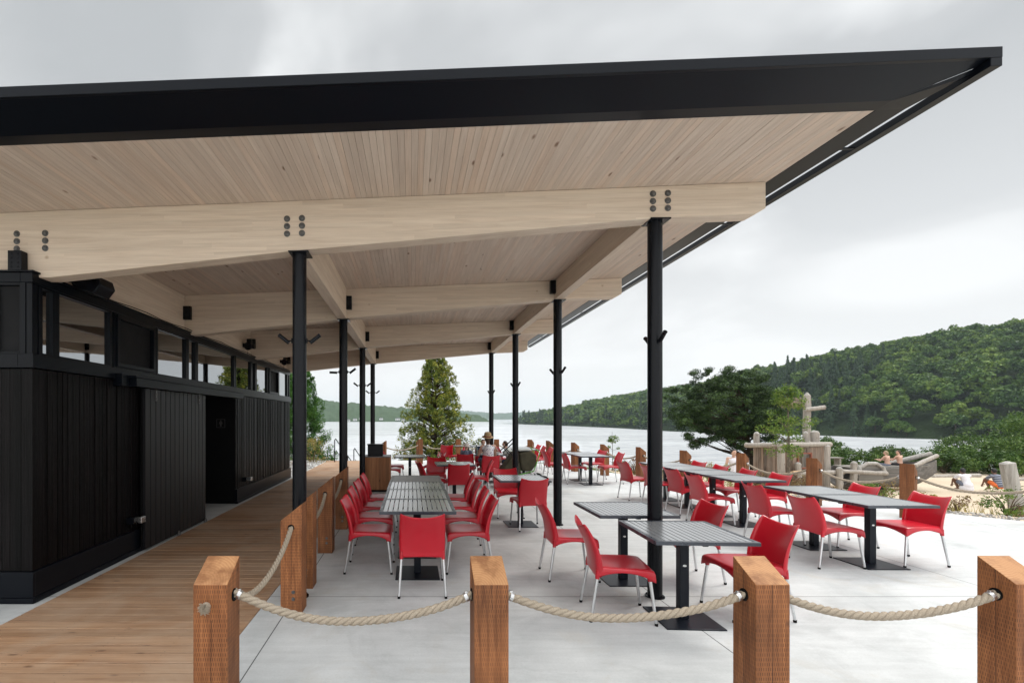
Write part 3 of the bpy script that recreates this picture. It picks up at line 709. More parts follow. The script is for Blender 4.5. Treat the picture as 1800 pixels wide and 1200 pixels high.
# ------------------------------------------------------------ rope fence
def post(x, y, rz, lo, hi, label, group, bolts=False, s=0.185):
    e = empty('rope_post', (x, y, 0), rz, label, 'post', group)
    h = s/2; n = 7; m = MB()
    # slightly irregular sawn section, rising to the inner side
    poly = [(-h, 0.0), (h, 0.0), (h, hi), (-h, lo)]
    m.prism(poly, 'x', -h, h); m.build('timber', M['post'], e, bevel=0.004, seg=2)
    return e
def ring(e, lx, ly, lz, axis, rad=0.03):
    q = Matrix.Rotation(R(90), 4, 'Y' if axis == 'x' else 'X')
    MB().lathe([(rad, -0.004), (rad+0.004, -0.004), (rad+0.004, 0.007), (rad, 0.007)], n=18, M=Matrix.Translation((lx, ly, lz)) @ q).build('hole_rim', M['dark'], e)
def rope(a, b, sag, label, step=0.014, r=0.021, clampA=True, clampB=True, group='thick rope spans of the fence', side=0):
    a, b = Vector(a), Vector(b); L = (b-a).length; n = max(12, int(L*1.05/step))
    cen = []
    for i in range(n+1):
        t = i/n; p = a.lerp(b, t); p.z -= sag*4*t*(1-t)*(1+0.04*math.sin(7*t)); cen.append(p)
    mid = cen[n//2].copy()
    e = empty('rope', a, 0, label, 'rope', group)
    m = MB(); nn = 8 if step < 0.02 else 6; pitch = 0.135; s = 0; ph0 = random.uniform(0, 6)
    strands = [[], [], []]
    for i, p in enumerate(cen):
        if i: s += (cen[i]-cen[i-1]).length
        t = (cen[min(i+1, n)]-cen[max(i-1, 0)]).normalized(); u = t.cross(Vector((0, 0, 1))).normalized(); w = u.cross(t)
        for k in range(3):
            ph = ph0 + 2*math.pi*(s/pitch + k/3); strands[k].append(p-a+(u*math.cos(ph)+w*math.sin(ph))*r*0.56)
    for k in range(3): m.tube(strands[k], r*0.62, nn)
    m.build('strands', M['rope'], e, smooth=True, fix=False)
    for flag, p, q in ((clampA, cen[0], cen[2]), (clampB, cen[-1], cen[-3])):
        if not flag: continue
        t = (q-p).normalized(); c = p-a+t*0.035
        m2 = MB().tube([c-t*0.011, c+t*0.011], r*1.22, 16).cbox(c+Vector((0, 0, r*1.2)), 0.02, 0.018, 0.014)
        m2.build('clamp', M['chrome'], e, smooth='auto', bevel=0.002)
    return e
P = [(-1.085, 2.695), (0.428, 2.695), (1.943, 2.695), (3.355, 2.70)]
plab = ['front timber post beside the boardwalk with a frayed rope end on its face', 'front timber post in the middle of the terrace edge, between the first and third posts',
        'front timber post before the slatted table by the lake-side column', 'front timber post at the right edge of the picture, nearest the camera']
pe = [post(x, y, R(random.uniform(-1, 1)), 0.805, 0.91, plab[i], 'front row of rope posts') for i, (x, y) in enumerate(P)]
for i, e in enumerate(pe):
    if i: ring(e, -0.0935, 0, 0.72, 'x')
    ring(e, 0.0935, 0, 0.72, 'x')
for i in range(3):
    a, b = P[i], P[i+1]
    rope((a[0]+0.092, a[1], 0.735 if i == 0 else 0.722), (b[0]-0.092, b[1], 0.722), [0.16, 0.135, 0.125][i],
         ['front rope span sagging between the frayed-end post and the middle post', 'front rope span passing before the red chair at the corner table', 'front rope span at the right of the picture over bare concrete'][i], 0.010)
rope((3.355+0.092, 2.7, 0.722), (4.77, 2.66, 0.722), 0.13, 'front rope span leaving the picture on the right')
# frayed knot on the first post
def frayed():
    m = MB(); c = Vector((0.0, -0.115, 0.69))
    m.tube([(0, -0.09, 0.69), (0, -0.125, 0.69)], 0.023, 12)
    for i in range(420):
        a = random.uniform(0, 6.28); r0 = random.uniform(0, 0.022); dr = Vector((math.cos(a), random.uniform(-1.2, 0.2), math.sin(a))).normalized()
        p = Vector((r0*math.cos(a), -0.122, 0.69+r0*math.sin(a))); L = random.uniform(0.008, 0.02)
        q = p+dr*L*0.5+Vector((0, -0.004, 0)); e_ = p+dr*L+Vector((random.uniform(-.004, .004), 0.002, -0.003))
        m.tube([p, q, e_], 0.0011, 4, cap=False)
    o = m.build('frayed_rope_end', M['rope'], pe[0], fix=False)
    o.rotation_euler = (0, 0, 0); o.location = (-0.02, 0, 0)
frayed()
SP = [(-1.050, 4.30), (-1.08, 4.92), (-1.095, 6.19), (-1.085, 7.50)]
slab_ = ['side timber post in front of the nearest boardwalk-side column', 'side timber post just behind the nearest boardwalk-side column', 'side timber post third along the boardwalk, rope through its face', 'side timber post in front of the second boardwalk-side column']
for i, (x, y) in enumerate(SP):
    e = post(x, y, R(-90+random.uniform(-2, 2)), 0.81, 0.955, slab_[i], 'side row of rope posts along the boardwalk')
    ring(e, 0.0935, 0, 0.75, 'x', 0.024); ring(e, -0.0935, 0, 0.75, 'x', 0.024)
    for zz in (0.13, 0.19):
        for lx in (0.0935,):
            MB().lathe([(0.016, 0), (0.016, 0.003), (0.009, 0.004), (0.009, 0.012)], n=12, M=Matrix.Translation((lx, 0.02, zz)) @ Matrix.Rotation(R(90), 4, 'Y')).build('bolt', M['bolt'], e, smooth='auto')
rope((-1.085, 2.785, 0.70), (SP[0][0], SP[0][1]-0.09, 0.75), 0.21, 'rope span sagging from the frayed-end post back to the first side post', 0.011, 0.019, False, False)
rope((SP[0][0], SP[0][1]+0.09, 0.75), (SP[1][0], SP[1][1]-0.09, 0.75), 0.02, 'short rope span passing beside the nearest boardwalk-side column', 0.014, 0.019, False, False)
rope((SP[1][0], SP[1][1]+0.09, 0.75), (SP[2][0], SP[2][1]-0.09, 0.75), 0.17, 'rope span between the second and third side posts along the boardwalk', 0.014, 0.019, False, False)
rope((SP[2][0], SP[2][1]+0.09, 0.75), (SP[3][0], SP[3][1]-0.09, 0.75), 0.17, 'rope span between the third and fourth side posts along the boardwalk', 0.014, 0.019, False, False)
FP = [(-0.98, 16.7), (0.29, 18.1), (1.74, 18.15), (3.15, 18.0), (4.35, 17.7), (4.80, 16.85), (5.25, 15.55), (5.76, 14.45), (6.18, 13.05), (6.62, 11.70), (7.42, 10.85), (7.86, 9.45), (8.50, 8.28), (9.35, 6.95)]
flab = ['far timber post showing above the cash-point bin, its top cut slanting', 'far timber post left of the conical cedar, against its foliage', 'far timber post right of the conical cedar, behind the child in the pale hat',
        'far timber post hidden mostly behind the seated family', 'far timber post behind the red chairs under the back right tables', 'tall far timber post immediately right of the back red chairs',
        'far timber post behind the left end of the lone two-part table', 'far timber post in front of the young sapling', 'timber post just left of the nearest lake-side column, by the lake',
        'timber post right of the nearest lake-side column, over the long table', 'timber post before the play house, behind the long table chairs', 'timber post between play house and play boat',
        'largest lakeside timber post, behind the right-hand table in front of the play boat', 'timber post beyond the right edge of the picture']
for i, (x, y) in enumerate(FP):
    a = Vector(FP[max(i-1, 0)]); b = Vector(FP[min(i+1, len(FP)-1)]); t = (b-a).normalized(); nrm = Vector((-t.y, t.x))   # outward (left of direction of travel)
    if i == 0: nrm = Vector((-0.9, 0.2)).normalized()
    rz = math.atan2(nrm.x, -nrm.y)
    e = post(x, y, rz+R(random.uniform(-5, 5)), 0.80, 0.93, flab[i], 'rope posts along the lakeside edge')
    if i > 5:
        ring(e, 0.0935, 0, 0.70, 'x', 0.024); ring(e, -0.0935, 0, 0.70, 'x', 0.024)
rl = ['left of the cedar', 'across the cedar', 'behind the family, left part', 'behind the family, right part', 'between the two far posts by the back red chairs', 'right of the back red chairs, against the water',
      'behind the lone two-part table', 'from the sapling post toward the nearest lake-side column', 'passing behind the nearest lake-side column', 'over the pale grasses right of the nearest lake-side column', 'in front of the play house', 'in front of the log rails and the bench', 'at the far right over the sandy beach']
for i in range(len(FP)-1):
    a, b = Vector((*FP[i], 0.70)), Vector((*FP[i+1], 0.70)); t = (b-a).normalized()*0.09
    near = FP[i][1] < 12
    rope(a+t, b-t, (0.14 if i < 10 else 0.17), 'lakeside rope span ' + rl[i], 0.022 if near else 0.04, 0.021, i > 5, i > 5)

# ------------------------------------------------------------ tables
def make_table(w=0.785, d=0.785, along='y', mt='top', n=14):
    root = empty('bistro_table', (0, 0, 0)); H = 0.75; t = 0.030; b = 0.032
    f = MB(); x0, x1, y0, y1 = -w/2, w/2, -d/2, d/2
    f.box(x0, x1, y0, y0+b, H-t, H).box(x0, x1, y1-b, y1, H-t, H).box(x0, x0+b, y0+b, y1-b, H-t, H).box(x1-b, x1, y0+b, y1-b, H-t, H)
    top = f.build('tabletop', M[mt], root, bevel=0.002)
    s = MB(); L0, L1 = (x0+b, x1-b) if along == 'y' else (y0+b, y1-b); p = (L1-L0)/n; g = 0.0085
    for i in range(n):
        a, c = L0+i*p+g/2, L0+(i+1)*p-g/2
        if along == 'y': s.box(a, c, y0+b+0.001, y1-b-0.001, H-0.016, H-0.0015)
        else: s.box(x0+b+0.001, x1-b-0.001, a, c, H-0.016, H-0.0015)
    s.build('slats', M['slat' if mt == 'top' else 'slat_worn'], top, bevel=0.0012, seg=1)
    u = MB().box(x0+b, x1-b, -0.02, 0.02, H-0.045, H-0.0225).box(-0.02, 0.02, y0+b, y1-b, H-0.044, H-0.0235).box(-0.14, 0.14, -0.14, 0.14, H-0.051, H-0.0455)
    u.build('under_frame', M['base'], root)
    MB().box(-0.0375, 0.0375, -0.0375, 0.0375, 0.0125, H-0.0515).build('leg', M['base'], root, bevel=0.004)
    MB().box(-0.235, 0.235, -0.235, 0.235, 0.002, 0.012).build('base_plate', M['base'], root, bevel=0.003)
    lg = [c for c in children(root) if c.name.startswith('leg')][0]
    MB().lathe([(0.016, 0), (0.016, 0.002)], n=16, M=Matrix.Translation((0, -0.0376, 0.46)) @ Matrix.Scale(0.6, 4, (0, 0, 1)) @ Matrix.Rotation(R(90), 4, 'X')).build('badge', M['chrome'], lg)
    return root
tproto = {}
def table(x, y, rz, label, group, w=0.785, d=0.785, along='y', mt='top'):
    k = (w, d, along, mt)
    if k not in tproto: tproto[k] = o = make_table(w, d, along, mt)
    else: o = copy_tree(tproto[k])
    o.location = (x, y, 0.0); o.rotation_euler = (0, 0, R(rz)); tag(o, label, 'table', group); return o
g1 = 'slatted tables pushed into one long table beside the boardwalk'
table(0.061, 5.315, 0, 'nearest square table of the long slatted table lined with red chairs', g1)
table(0.063, 6.103, 0, 'second square table from the near end of the long slatted table', g1)
table(0.059, 6.892, 0, 'third square table from the near end of the long slatted table', g1)
table(0.061, 7.682, 0, 'farthest square table of the long slatted table, weathered grey with slats running crosswise', g1, along='x', mt='top_worn')
g2 = 'single slatted tables standing on the terrace'
table(1.74, 7.76, 0, 'square slatted table behind the second lake-side column, red chairs near and far', g2)
table(2.30, 4.11, -3, 'nearest square slatted table, in front of the nearest lake-side column', g2)
table(2.235, 5.12, 0, 'square slatted table just behind the nearest lake-side column', g2)
table(0.90, 10.25, 2, 'square slatted table beyond the end of the long table with four red chairs around', g2)
table(-0.05, 12.3, 0, 'empty square slatted table right of the timber bin, cedar behind', g2)
table(1.98, 12.95, 0, 'dark table where the family sits', g2, w=0.94, d=0.70)
table(1.95, 16.9, 0, 'farthest narrow table by the rope, above the child in the pale hat', g2, w=0.94, d=0.70)
g3 = 'tables joined in rows near the lakeside rope'
table(3.48, 15.05, 0, 'nearer table of the back pair behind the stroller', g3); table(3.48, 15.84, 0, 'farther table of the back pair behind the stroller', g3)
table(4.62, 12.5, 0, 'nearer half of the lone two-part table by the far rope posts', g3); table(4.62, 13.29, 0, 'farther half of the lone two-part table by the far rope posts', g3)
for i, y in enumerate((7.765, 8.555, 9.345, 10.135)):
    table(5.32, y, 0, ['nearest', 'second', 'third', 'farthest'][i]+' table of the four-table row seen right of the nearest lake-side column', g3, mt='top', along='x')
table(5.36, 5.655, 0, 'nearest right-hand table, in front of the largest lakeside post, its thick leg in view', g3, along='x')
table(5.36, 6.445, 0, 'farther half of the right-hand two-table row between red chairs', g3, along='x')

# ------------------------------------------------------------ chairs
def make_chair():
    root = empty('red_chair', (0, 0, 0))
    # seat shell with rolled skirt
    ts = [0, .06, .2, .4, .6, .8, .92, 1.0]; V = []; F = []
    cols = [(-1, 2), (-1, 1), (-1, 0), (-.8, 0), (-.4, 0), (0, 0), (.4, 0), (.8, 0), (1, 0), (1, 1), (1, 2)]
    rows = [(t, 0) for t in ts]+[(1, 1), (1, 2)]
    for (t, ry) in rows:
        y = -0.205+0.435*t; w = 0.198+0.024*t
        for (u, sx) in cols:
            z = 0.456-0.013*(1-u*u)*math.sin(math.pi*min(1, t*1.05)) - 0.010*max(0, (t-0.8)/0.2)**2
            x = u*w; yy = y
            ds = 0.034+0.058*abs(2*t-1)**2.2; df = 0.034+0.056*u*u
            if sx == 1: x += 0.012*u; z -= 0.010
            if sx == 2: x += 0.016*u; z -= ds
            if ry == 1: yy += 0.012; z -= 0.010 if sx < 2 else 0
            if ry == 2: yy += 0.016; z = min(z, 0.446-df) if sx < 2 else z-0.004
            if ry and sx == 2: x -= 0.004*u
            V.append((x, yy, z))
    nc = len(cols)
    F = [(j*nc+i, j*nc+i+1, (j+1)*nc+i+1, (j+1)*nc+i) for j in range(len(rows)-1) for i in range(nc-1)]
    def shell(name, V, F, th, off=-1):
        me = bpy.data.meshes.new(name); me.from_pydata(V, [], F); me.update()
        bm = bmesh.new(); bm.from_mesh(me); bmesh.ops.recalc_face_normals(bm, faces=bm.faces); bm.to_mesh(me); bm.free()
        me.materials.append(M['red']); me.polygons.foreach_set('use_smooth', [True]*len(me.polygons))
        o = bpy.data.objects.new(name, me); C.objects.link(o); o.parent = root
        q = o.modifiers.new('s', 'SOLIDIFY'); q.thickness = th; q.offset = off; q = o.modifiers.new('u', 'SUBSURF'); q.levels = 1; q.render_levels = 1
        return baked(o)
    shell('seat', V, F, 0.007, 0)
    V = []; vs = [0, .1, .25, .45, .65, .85, 1.0]; us = [(-1, 1), (-1, 0), (-.8, 0), (-.4, 0), (0, 0), (.4, 0), (.8, 0), (1, 0), (1, 1)]
    for v in vs:
        w = 0.214+0.008*math.sin(math.pi*v)-0.004*v
        for (u, fl) in us:
            z = 0.368+(0.410+0.040*abs(u)**3)*v
            if v == 0: z += 0.012*(1-u*u)
            if v == .1 and not fl: z += 0.006*(1-u*u)
            y = -0.212-0.004*v-0.104*v**2.2-0.026*(1-u*u)*min(1, v*3)-(0.012*(1-u*u) if v == 0 else 0)+0.012*math.sin(math.pi*v)
            x = u*w
            if fl: y += 0.052*(1-0.62*v); x -= 0.006*u; z -= 0.006*v
            V.append((x, y, z))
    nc = len(us); F = [(j*nc+i, j*nc+i+1, (j+1)*nc+i+1, (j+1)*nc+i) for j in range(len(vs)-1) for i in range(nc-1)]
    shell('backrest', V, F, 0.011, 0)
    for (tx, ty, tz, fx, fy) in ((-0.198, 0.205, 0.40, -0.222, 0.252), (0.198, 0.205, 0.40, 0.222, 0.252), (-0.198, -0.200, 0.40, -0.222, -0.262), (0.198, -0.200, 0.40, 0.222, -0.262)):
        a, b = Vector((tx, ty, tz)), Vector((fx, fy, 0.012)); dd = b-a
        l = MB().tube([a, a+dd*0.5, b], [0.0135, 0.0130, 0.0115], 12).build('leg', M['alu'], root, smooth='auto')
        MB().tube([b-dd.normalized()*0.004+Vector((0, 0, 0.006)), b+Vector((0, 0, -0.0105))], [0.014, 0.0135], 12).build('foot', M['dark'], l, smooth='auto')
        MB().tube([a+Vector((0, 0, 0.03)), a+dd*0.11], [0.020, 0.0175], 12).build('leg_socket', M['red'], root, smooth='auto')
    return root
chair0 = make_chair(); used = [False]
def chair(x, y, rz, label, group, dz=0):
    o = chair0 if not used[0] else copy_tree(chair0); used[0] = True
    o.location = (x, y, dz); o.rotation_euler = (0, 0, R(rz)); tag(o, label, 'chair', group); return o
gA = 'red chairs around the long slatted table'
chair(0.10, 4.83, 0, 'red chair at the near head of the long slatted table, its back toward the camera', gA)
for i, (x, y, r) in enumerate(((-0.47, 5.50, -91), (-0.49, 6.25, -88), (-0.50, 7.0, -93), (-0.49, 7.76, -90))):
    chair(x, y, r, ['nearest', 'second', 'third', 'farthest'][i]+' red chair on the boardwalk side of the long slatted table', gA)
for i, (x, y, r) in enumerate(((0.63, 5.50, 91), (0.65, 6.25, 88), (0.66, 7.02, 92), (0.67, 7.78, 86))):
    chair(x, y, r, ['nearest', 'second', 'third', 'farthest'][i]+' red chair on the lake side of the long slatted table', gA)
gB = 'red chairs at the single tables'
chair(1.82, 7.53, 4, 'red chair, back to the camera, at the table behind the second lake-side column', gB)
chair(1.68, 8.45, 180, 'red chair facing the camera, table behind the second lake-side column', gB)
chair(0.93, 9.83, 0, 'red chair with its back to the camera at the table beyond the long table end', gB)
chair(0.42, 10.15, -76, 'red chair seen edge-on at the left of the table beyond the long table end', gB)
chair(0.55, 11.02, 176, 'red chair facing the camera behind the table beyond the long table end', gB)
chair(1.42, 10.42, 84, 'red chair facing left at the right of the table beyond the long table end', gB)
chair(1.92, 12.10, 4, 'red chair the woman in the straw hat sits on', gB)
chair(1.42, 12.62, -12, 'red chair the child in the pale hat sits on', gB)
chair(2.62, 13.0, 82, 'red chair the brown-haired child sits on at the right of the family table', gB)
chair(2.02, 13.62, 180, 'red chair on the far side of the family table', gB)
chair(-0.52, 12.1, -90, 'nearer of two red seats half hidden by the timber bin', gB)
chair(-0.46, 12.95, -88, 'farther of two red seats half hidden by the timber bin', gB)
chair(0.56, 12.85, 76, 'red chair with its top tipping left, right of the empty table by the cedar', gB)
chair(1.06, 12.95, -80, 'red chair edge-on between the empty table and the child in the pale hat', gB)
chair(1.16, 16.75, 8, 'bright red chair standing before the cedar, far left by the rope', gB)
chair(1.58, 16.4, 62, 'red chair turned sideways beside the bright one before the cedar', gB)
gC = 'red chairs at the tables near the far rope posts'
chair(3.02, 15.35, -90, 'red chair partly hidden behind the stroller', gC)
chair(4.03, 14.98, 90, 'nearest red chair right of the back pair of tables', gC)
chair(4.02, 15.75, 88, 'second red chair right of the back pair of tables', gC)
chair(4.05, 16.5, 92, 'third red chair right of the back pair of tables, farthest', gC)
chair(4.27, 12.72, -88, 'red chair facing right at the near left of the lone two-part table', gC)
chair(3.98, 13.55, -90, 'red chair at the far left of the lone two-part table, half behind the column', gC)
chair(5.22, 12.75, 88, 'red chair facing left at the near right of the lone two-part table', gC)
chair(5.12, 13.65, 100, 'red chair at the far right of the lone two-part table, by the sapling', gC)
gD = 'red chairs along the four-table row'
for i, (x, y, r) in enumerate(((4.84, 7.84, -90), (4.95, 8.72, -86), (4.84, 9.42, -92), (4.72, 10.22, -84))):
    chair(x, y, r, ['nearest', 'second', 'third', 'farthest'][i]+' red chair on the left side of the four-table row', gD)
for i, (x, y, r) in enumerate(((5.72, 7.86, 92), (5.68, 8.58, 88), (5.66, 9.30, 90), (5.74, 10.12, 94))):
    chair(x, y, r, ['nearest', 'second', 'third', 'farthest'][i]+' red chair on the right side of the four-table row', gD)
gE = 'red chairs at the right-hand two-table row'
chair(4.86, 5.68, -90, 'large red chair facing right at the near left of the right-hand two-table row', gE)
chair(5.00, 6.68, -92, 'red chair facing right at the far left of the right-hand two-table row', gE)
chair(5.87, 5.74, 91, 'rightmost of all the red chairs, beside the right-hand two-table row', gE)
chair(5.85, 6.56, 88, 'red chair facing left at the far right of the right-hand two-table row', gE)
gF = 'red chairs at the two tables by the nearest lake-side column'
chair(1.70, 5.24, -92, 'red chair facing right, left of the table just behind the nearest lake-side column', gF)
chair(1.79, 4.22, -99, 'red chair facing right at the left of the nearest square table', gF)
chair(2.93, 5.15, 95, 'red chair facing left, right of the table just behind the nearest lake-side column', gF)
chair(2.93, 4.25, 91, 'red chair facing left behind the third front post, beside the nearest square table', gF)

# ------------------------------------------------------------ bin, railing, stroller, tableware
def waste_bin():
    e = empty('waste_bin', (-0.81, 11.45, 0), 0, 'timber slatted bin cabinet with black foot at the boardwalk edge', 'bin'); w, d = 0.29, 0.29
    MB().box(-w+0.03, w-0.03, -d+0.03, d-0.03, 0.0015, 0.055).build('plinth', M['dark'], e)
    m = MB(); n = 7
    for i in range(n):
        a, b = -w+i*2*w/n+0.002, -w+(i+1)*2*w/n-0.002
        m.box(a, b, -d-0.018, -d, 0.056, 0.80).box(a, b, d, d+0.018, 0.056, 0.80)
        m.box(-w-0.018, -w, a, b, 0.056, 0.80).box(w, w+0.018, a, b, 0.056, 0.80)
    m.box(-w, w, -d, d, 0.06, 0.79)
    m.build('cabinet', M['bin_slats'], e, bevel=0.002)
    MB().box(-w-0.02, w+0.02, -d-0.02, d+0.02, 0.801, 0.822).build('top', M['top_worn'], e, bevel=0.003)
    h = empty('tray_return', (-0.86, 11.42, 0.8235), 0, 'black box with open front standing on the timber bin', 'box')
    MB().box(-0.17, -0.155, -0.15, 0.15, 0, 0.26).box(0.155, 0.17, -0.15, 0.15, 0, 0.26).box(-0.1545, 0.1545, 0.13, 0.15, 0, 0.26).box(-0.1545, 0.1545, -0.15, 0.1295, 0, 0.012).build('shell', M['dark'], h)
    MB().box(-0.155, 0.155, -0.148, -0.14, 0.013, 0.255).build('front_flap', M['steel'], h)
    MB().box(-0.19, 0.19, -0.165, 0.165, 0.261, 0.275).build('lid', M['frame'], h, bevel=0.004)
waste_bin()
def railing(x, y, lab, n=2):
    e = empty('stair_railing', (x, y, 0), 0, lab, 'railing', 'black stair railings going down to the lake')
    m = MB().tube([(0, -0.1, 0.0), (0, -0.1, 0.86), (0.02, 0.0, 0.9), (0.6, 2.2, -0.5)], 0.019, 8); m.build('handrail', M['steel'], e, smooth='auto')
    for k in range(1, n+1):
        MB().tube([(0.02+0.16*k, 0.0+0.6*k, 0.9-0.38*k), (0.02+0.16*k, 0.6*k, 0.1-0.62*k)], 0.016, 8).build('baluster', M['steel'], e)
    MB().tube([(0.03, 0.05, 0.45), (0.6, 2.2, -0.95)], 0.012, 6).build('mid_rail', M['steel'], e)
railing(-3.0, 18.9, 'black stair railing standing between building and second column')
r2_ = railing(-2.35, 19.7, 'small black stair railing seen right of the first one')
for o in bpy.data.objects:
    if o.name == 'stair_railing.001': o.location.z = -0.42
def stroller():
    e = empty('stroller', (2.62, 12.05, 0), 0, 'olive fabric stroller with bright green frame parked behind the third lake-side column', 'stroller')
    # hood and seat body leaning left
    m = MB(); poly = [(-0.50, 0.30), (-0.12, 0.86), (-0.02, 0.90), (0.06, 0.30), (-0.1, 0.22)]
    m.prism(poly, 'y', -0.24, 0.24); m.build('seat_body', M['olive'], e, bevel=0.03, seg=3)
    m = MB(); poly = [(0.05, 0.42), (0.0, 0.86), (0.30, 0.90), (0.44, 0.80), (0.42, 0.55), (0.30, 0.40)]
    m.prism(poly, 'y', -0.25, 0.25); m.build('hood', M['olive'], e, bevel=0.05, seg=4)
    MB().box(-0.0, 0.33, -0.22, 0.22, 0.905, 0.925).build('hood_cover', M['greyfab'], e, bevel=0.008)
    for s in (-0.27, 0.27):
        MB().tube([(-0.45, s, 0.22), (-0.1, s, 0.30), (0.35, s, 0.42), (0.50, s, 0.85), (0.40, s, 0.96)], 0.014, 8).build('frame', M['lime'], e, smooth='auto')
        MB().tube([(0.30, s, 0.42), (0.20, s, 0.12)], 0.012, 8).tube([(0.35, s, 0.40), (0.58, s, 0.16)], 0.012, 8).build('strut', M['alu'], e, smooth='auto')
        q = Matrix.Translation((0.58, s*1.1, 0.155)) @ Matrix.Rotation(R(90), 4, 'X')
        w = MB().lathe([(0.125, -0.02), (0.15, -0.015), (0.155, 0), (0.15, 0.015), (0.125, 0.02), (0.115, 0), (0.125, -0.02)], n=28, M=q).build('wheel', M['dark'], e, smooth='auto')
        k = MB()
        for a in range(6): k.tube([(0.58, s*1.1, 0.155), (0.58+0.12*math.cos(a*1.047), s*1.1, 0.155+0.12*math.sin(a*1.047))], 0.005, 6)
        k.lathe([(0.025, -0.025), (0.025, 0.025)], n=12, M=q); k.build('spokes', M['alu'], w)
        q = Matrix.Translation((-0.42, s*0.5, 0.105)) @ Matrix.Rotation(R(90), 4, 'X')
        MB().lathe([(0.075, -0.02), (0.10, -0.012), (0.10, 0.012), (0.075, 0.02)], n=22, M=q).build('wheel', M['dark'], e, smooth='auto')
        MB().tube([(-0.42, s*0.5, 0.105), (-0.40, s*0.8, 0.24)], 0.012, 8).build('strut', M['alu'], e)
    MB().tube([(-0.40, -0.20, 0.86), (-0.05, -0.22, 1.19)], 0.014, 8).tube([(-0.40, 0.20, 0.86), (-0.05, 0.22, 1.19)], 0.014, 8).tube([(-0.05, -0.22, 1.19), (-0.05, 0.22, 1.19)], 0.016, 8).tube([(-0.3, 0.21, 0.95), (0.0, 0.24, 0.62)], 0.012, 8).tube([(-0.3, -0.21, 0.95), (0.0, -0.24, 0.62)], 0.012, 8).build('handle', M['steel'], e, smooth='auto')
M['olive'] = simple('olive fabric', (0.075, 0.066, 0.042), 0.85, var=0.3, scale=10, bump=0.2, spec=0.2)
M['greyfab'] = simple('pale grey fabric', (0.36, 0.37, 0.35), 0.85, var=0.2, spec=0.2)
M['lime'] = simple('green enamel', (0.10, 0.36, 0.03), 0.35)
stroller()
M['bglass'] = simple('bottle glass', (0.10, 0.13, 0.12), 0.1, 0, 0.1)
M['white'] = simple('white plastic', (0.7, 0.7, 0.68), 0.5)
M['amber'] = simple('amber drink', (0.42, 0.2, 0.04), 0.3)
def small(kind, x, y, lab, prof, mat, cat):
    e = MB().lathe(prof, n=18).build(kind, M[mat], None, smooth='auto'); e.location = (x, y, 0.7515); return tag(e, lab, cat, 'things on the family table')
small('bottle', 1.72, 12.85, 'clear bottle standing near the child in the pale hat', [(0.033, 0), (0.036, 0.01), (0.036, 0.14), (0.014, 0.19), (0.013, 0.235), (0.016, 0.24)], 'bglass', 'bottle')
small('cup', 1.80, 12.98, 'amber drink cup beside the bottle on the family table', [(0.028, 0), (0.038, 0.10), (0.035, 0.10), (0.026, 0.01)], 'amber', 'cup')
small('cup', 1.62, 13.05, 'white cup at the left end of the family table', [(0.028, 0), (0.038, 0.09), (0.035, 0.09), (0.026, 0.01)], 'white', 'cup')
small('bowl', 2.26, 12.85, 'white food bowl in front of the brown-haired child', [(0.04, 0), (0.08, 0.05), (0.076, 0.05), (0.036, 0.008)], 'white', 'bowl')
# ------------------------------------------------------------ people
def skin(n, c): return simple(n, c, 0.55, 0, 0.08, 12, spec=0.35)
M['skin'] = skin('fair skin', (0.58, 0.36, 0.27)); M['skin_dark'] = skin('brown skin', (0.16, 0.08, 0.05))
M['hair_brown'] = simple('brown hair', (0.075, 0.038, 0.02), 0.6, var=0.4, scale=60, bump=0.6)
M['hair_blond'] = simple('blond hair', (0.40, 0.30, 0.18), 0.6, var=0.3, scale=60, bump=0.6)
M['hair_black'] = simple('black hair', (0.012, 0.010, 0.010), 0.6, var=0.4, scale=60, bump=0.6)
def fabric(n, a, b, kind):
    t = MT(n); v = t.obj()
    if kind == 'dots':
        vo = t.n('TexVoronoi'); t.l(v, vo.inputs[0]); vo.inputs['Scale'].default_value = 26; c = t.mix(t.ramp(vo.outputs['Distance'], [(0.26, 1), (0.36, 0)]), a, b)
    elif kind == 'stripes':
        sp = t.n('SeparateXYZ'); t.l(v, sp.inputs[0]); c = t.mix(t.math('LESS_THAN', t.math('FRACT', t.math('MULTIPLY', sp.outputs[2], 17)), 0.4), a, b)
    else: c = t.mix(t.noise(v, 9, 4), a, b)
    t.set(c, 0.85, spec=0.2); t.bump(t.noise(v, 14, 4), 0.35, 0.02); return t.m
M['dots'] = fabric('white patterned cotton', (0.72, 0.73, 0.75), (0.10, 0.12, 0.25), 'dots')
M['bluegrey'] = fabric('blue grey cotton', (0.13, 0.17, 0.25), (0.18, 0.22, 0.30), 'plain')
M['navy'] = fabric('navy cotton', (0.02, 0.04, 0.08), (0.03, 0.05, 0.1), 'plain')
M['palegreen'] = fabric('pale cotton', (0.42, 0.46, 0.42), (0.5, 0.52, 0.5), 'plain')
M['whitecot'] = fabric('white cotton', (0.66, 0.64, 0.70), (0.76, 0.75, 0.78), 'plain')
M['stripes'] = fabric('striped cotton', (0.05, 0.055, 0.08), (0.34, 0.36, 0.42), 'stripes')
M['orange'] = fabric('orange cotton', (0.62, 0.13, 0.04), (0.7, 0.17, 0.05), 'plain')
M['slate'] = fabric('slate cotton', (0.12, 0.13, 0.17), (0.17, 0.18, 0.22), 'plain')
M['blackcot'] = fabric('black cotton', (0.015, 0.015, 0.02), (0.03, 0.03, 0.035), 'plain')
M['khaki'] = fabric('dark trousers', (0.06, 0.05, 0.045), (0.09, 0.08, 0.07), 'plain')
M['straw'] = simple('straw', (0.50, 0.34, 0.17), 0.8, var=0.3, scale=60, bump=0.6)
M['strawband'] = simple('hat band', (0.25, 0.07, 0.045), 0.8)
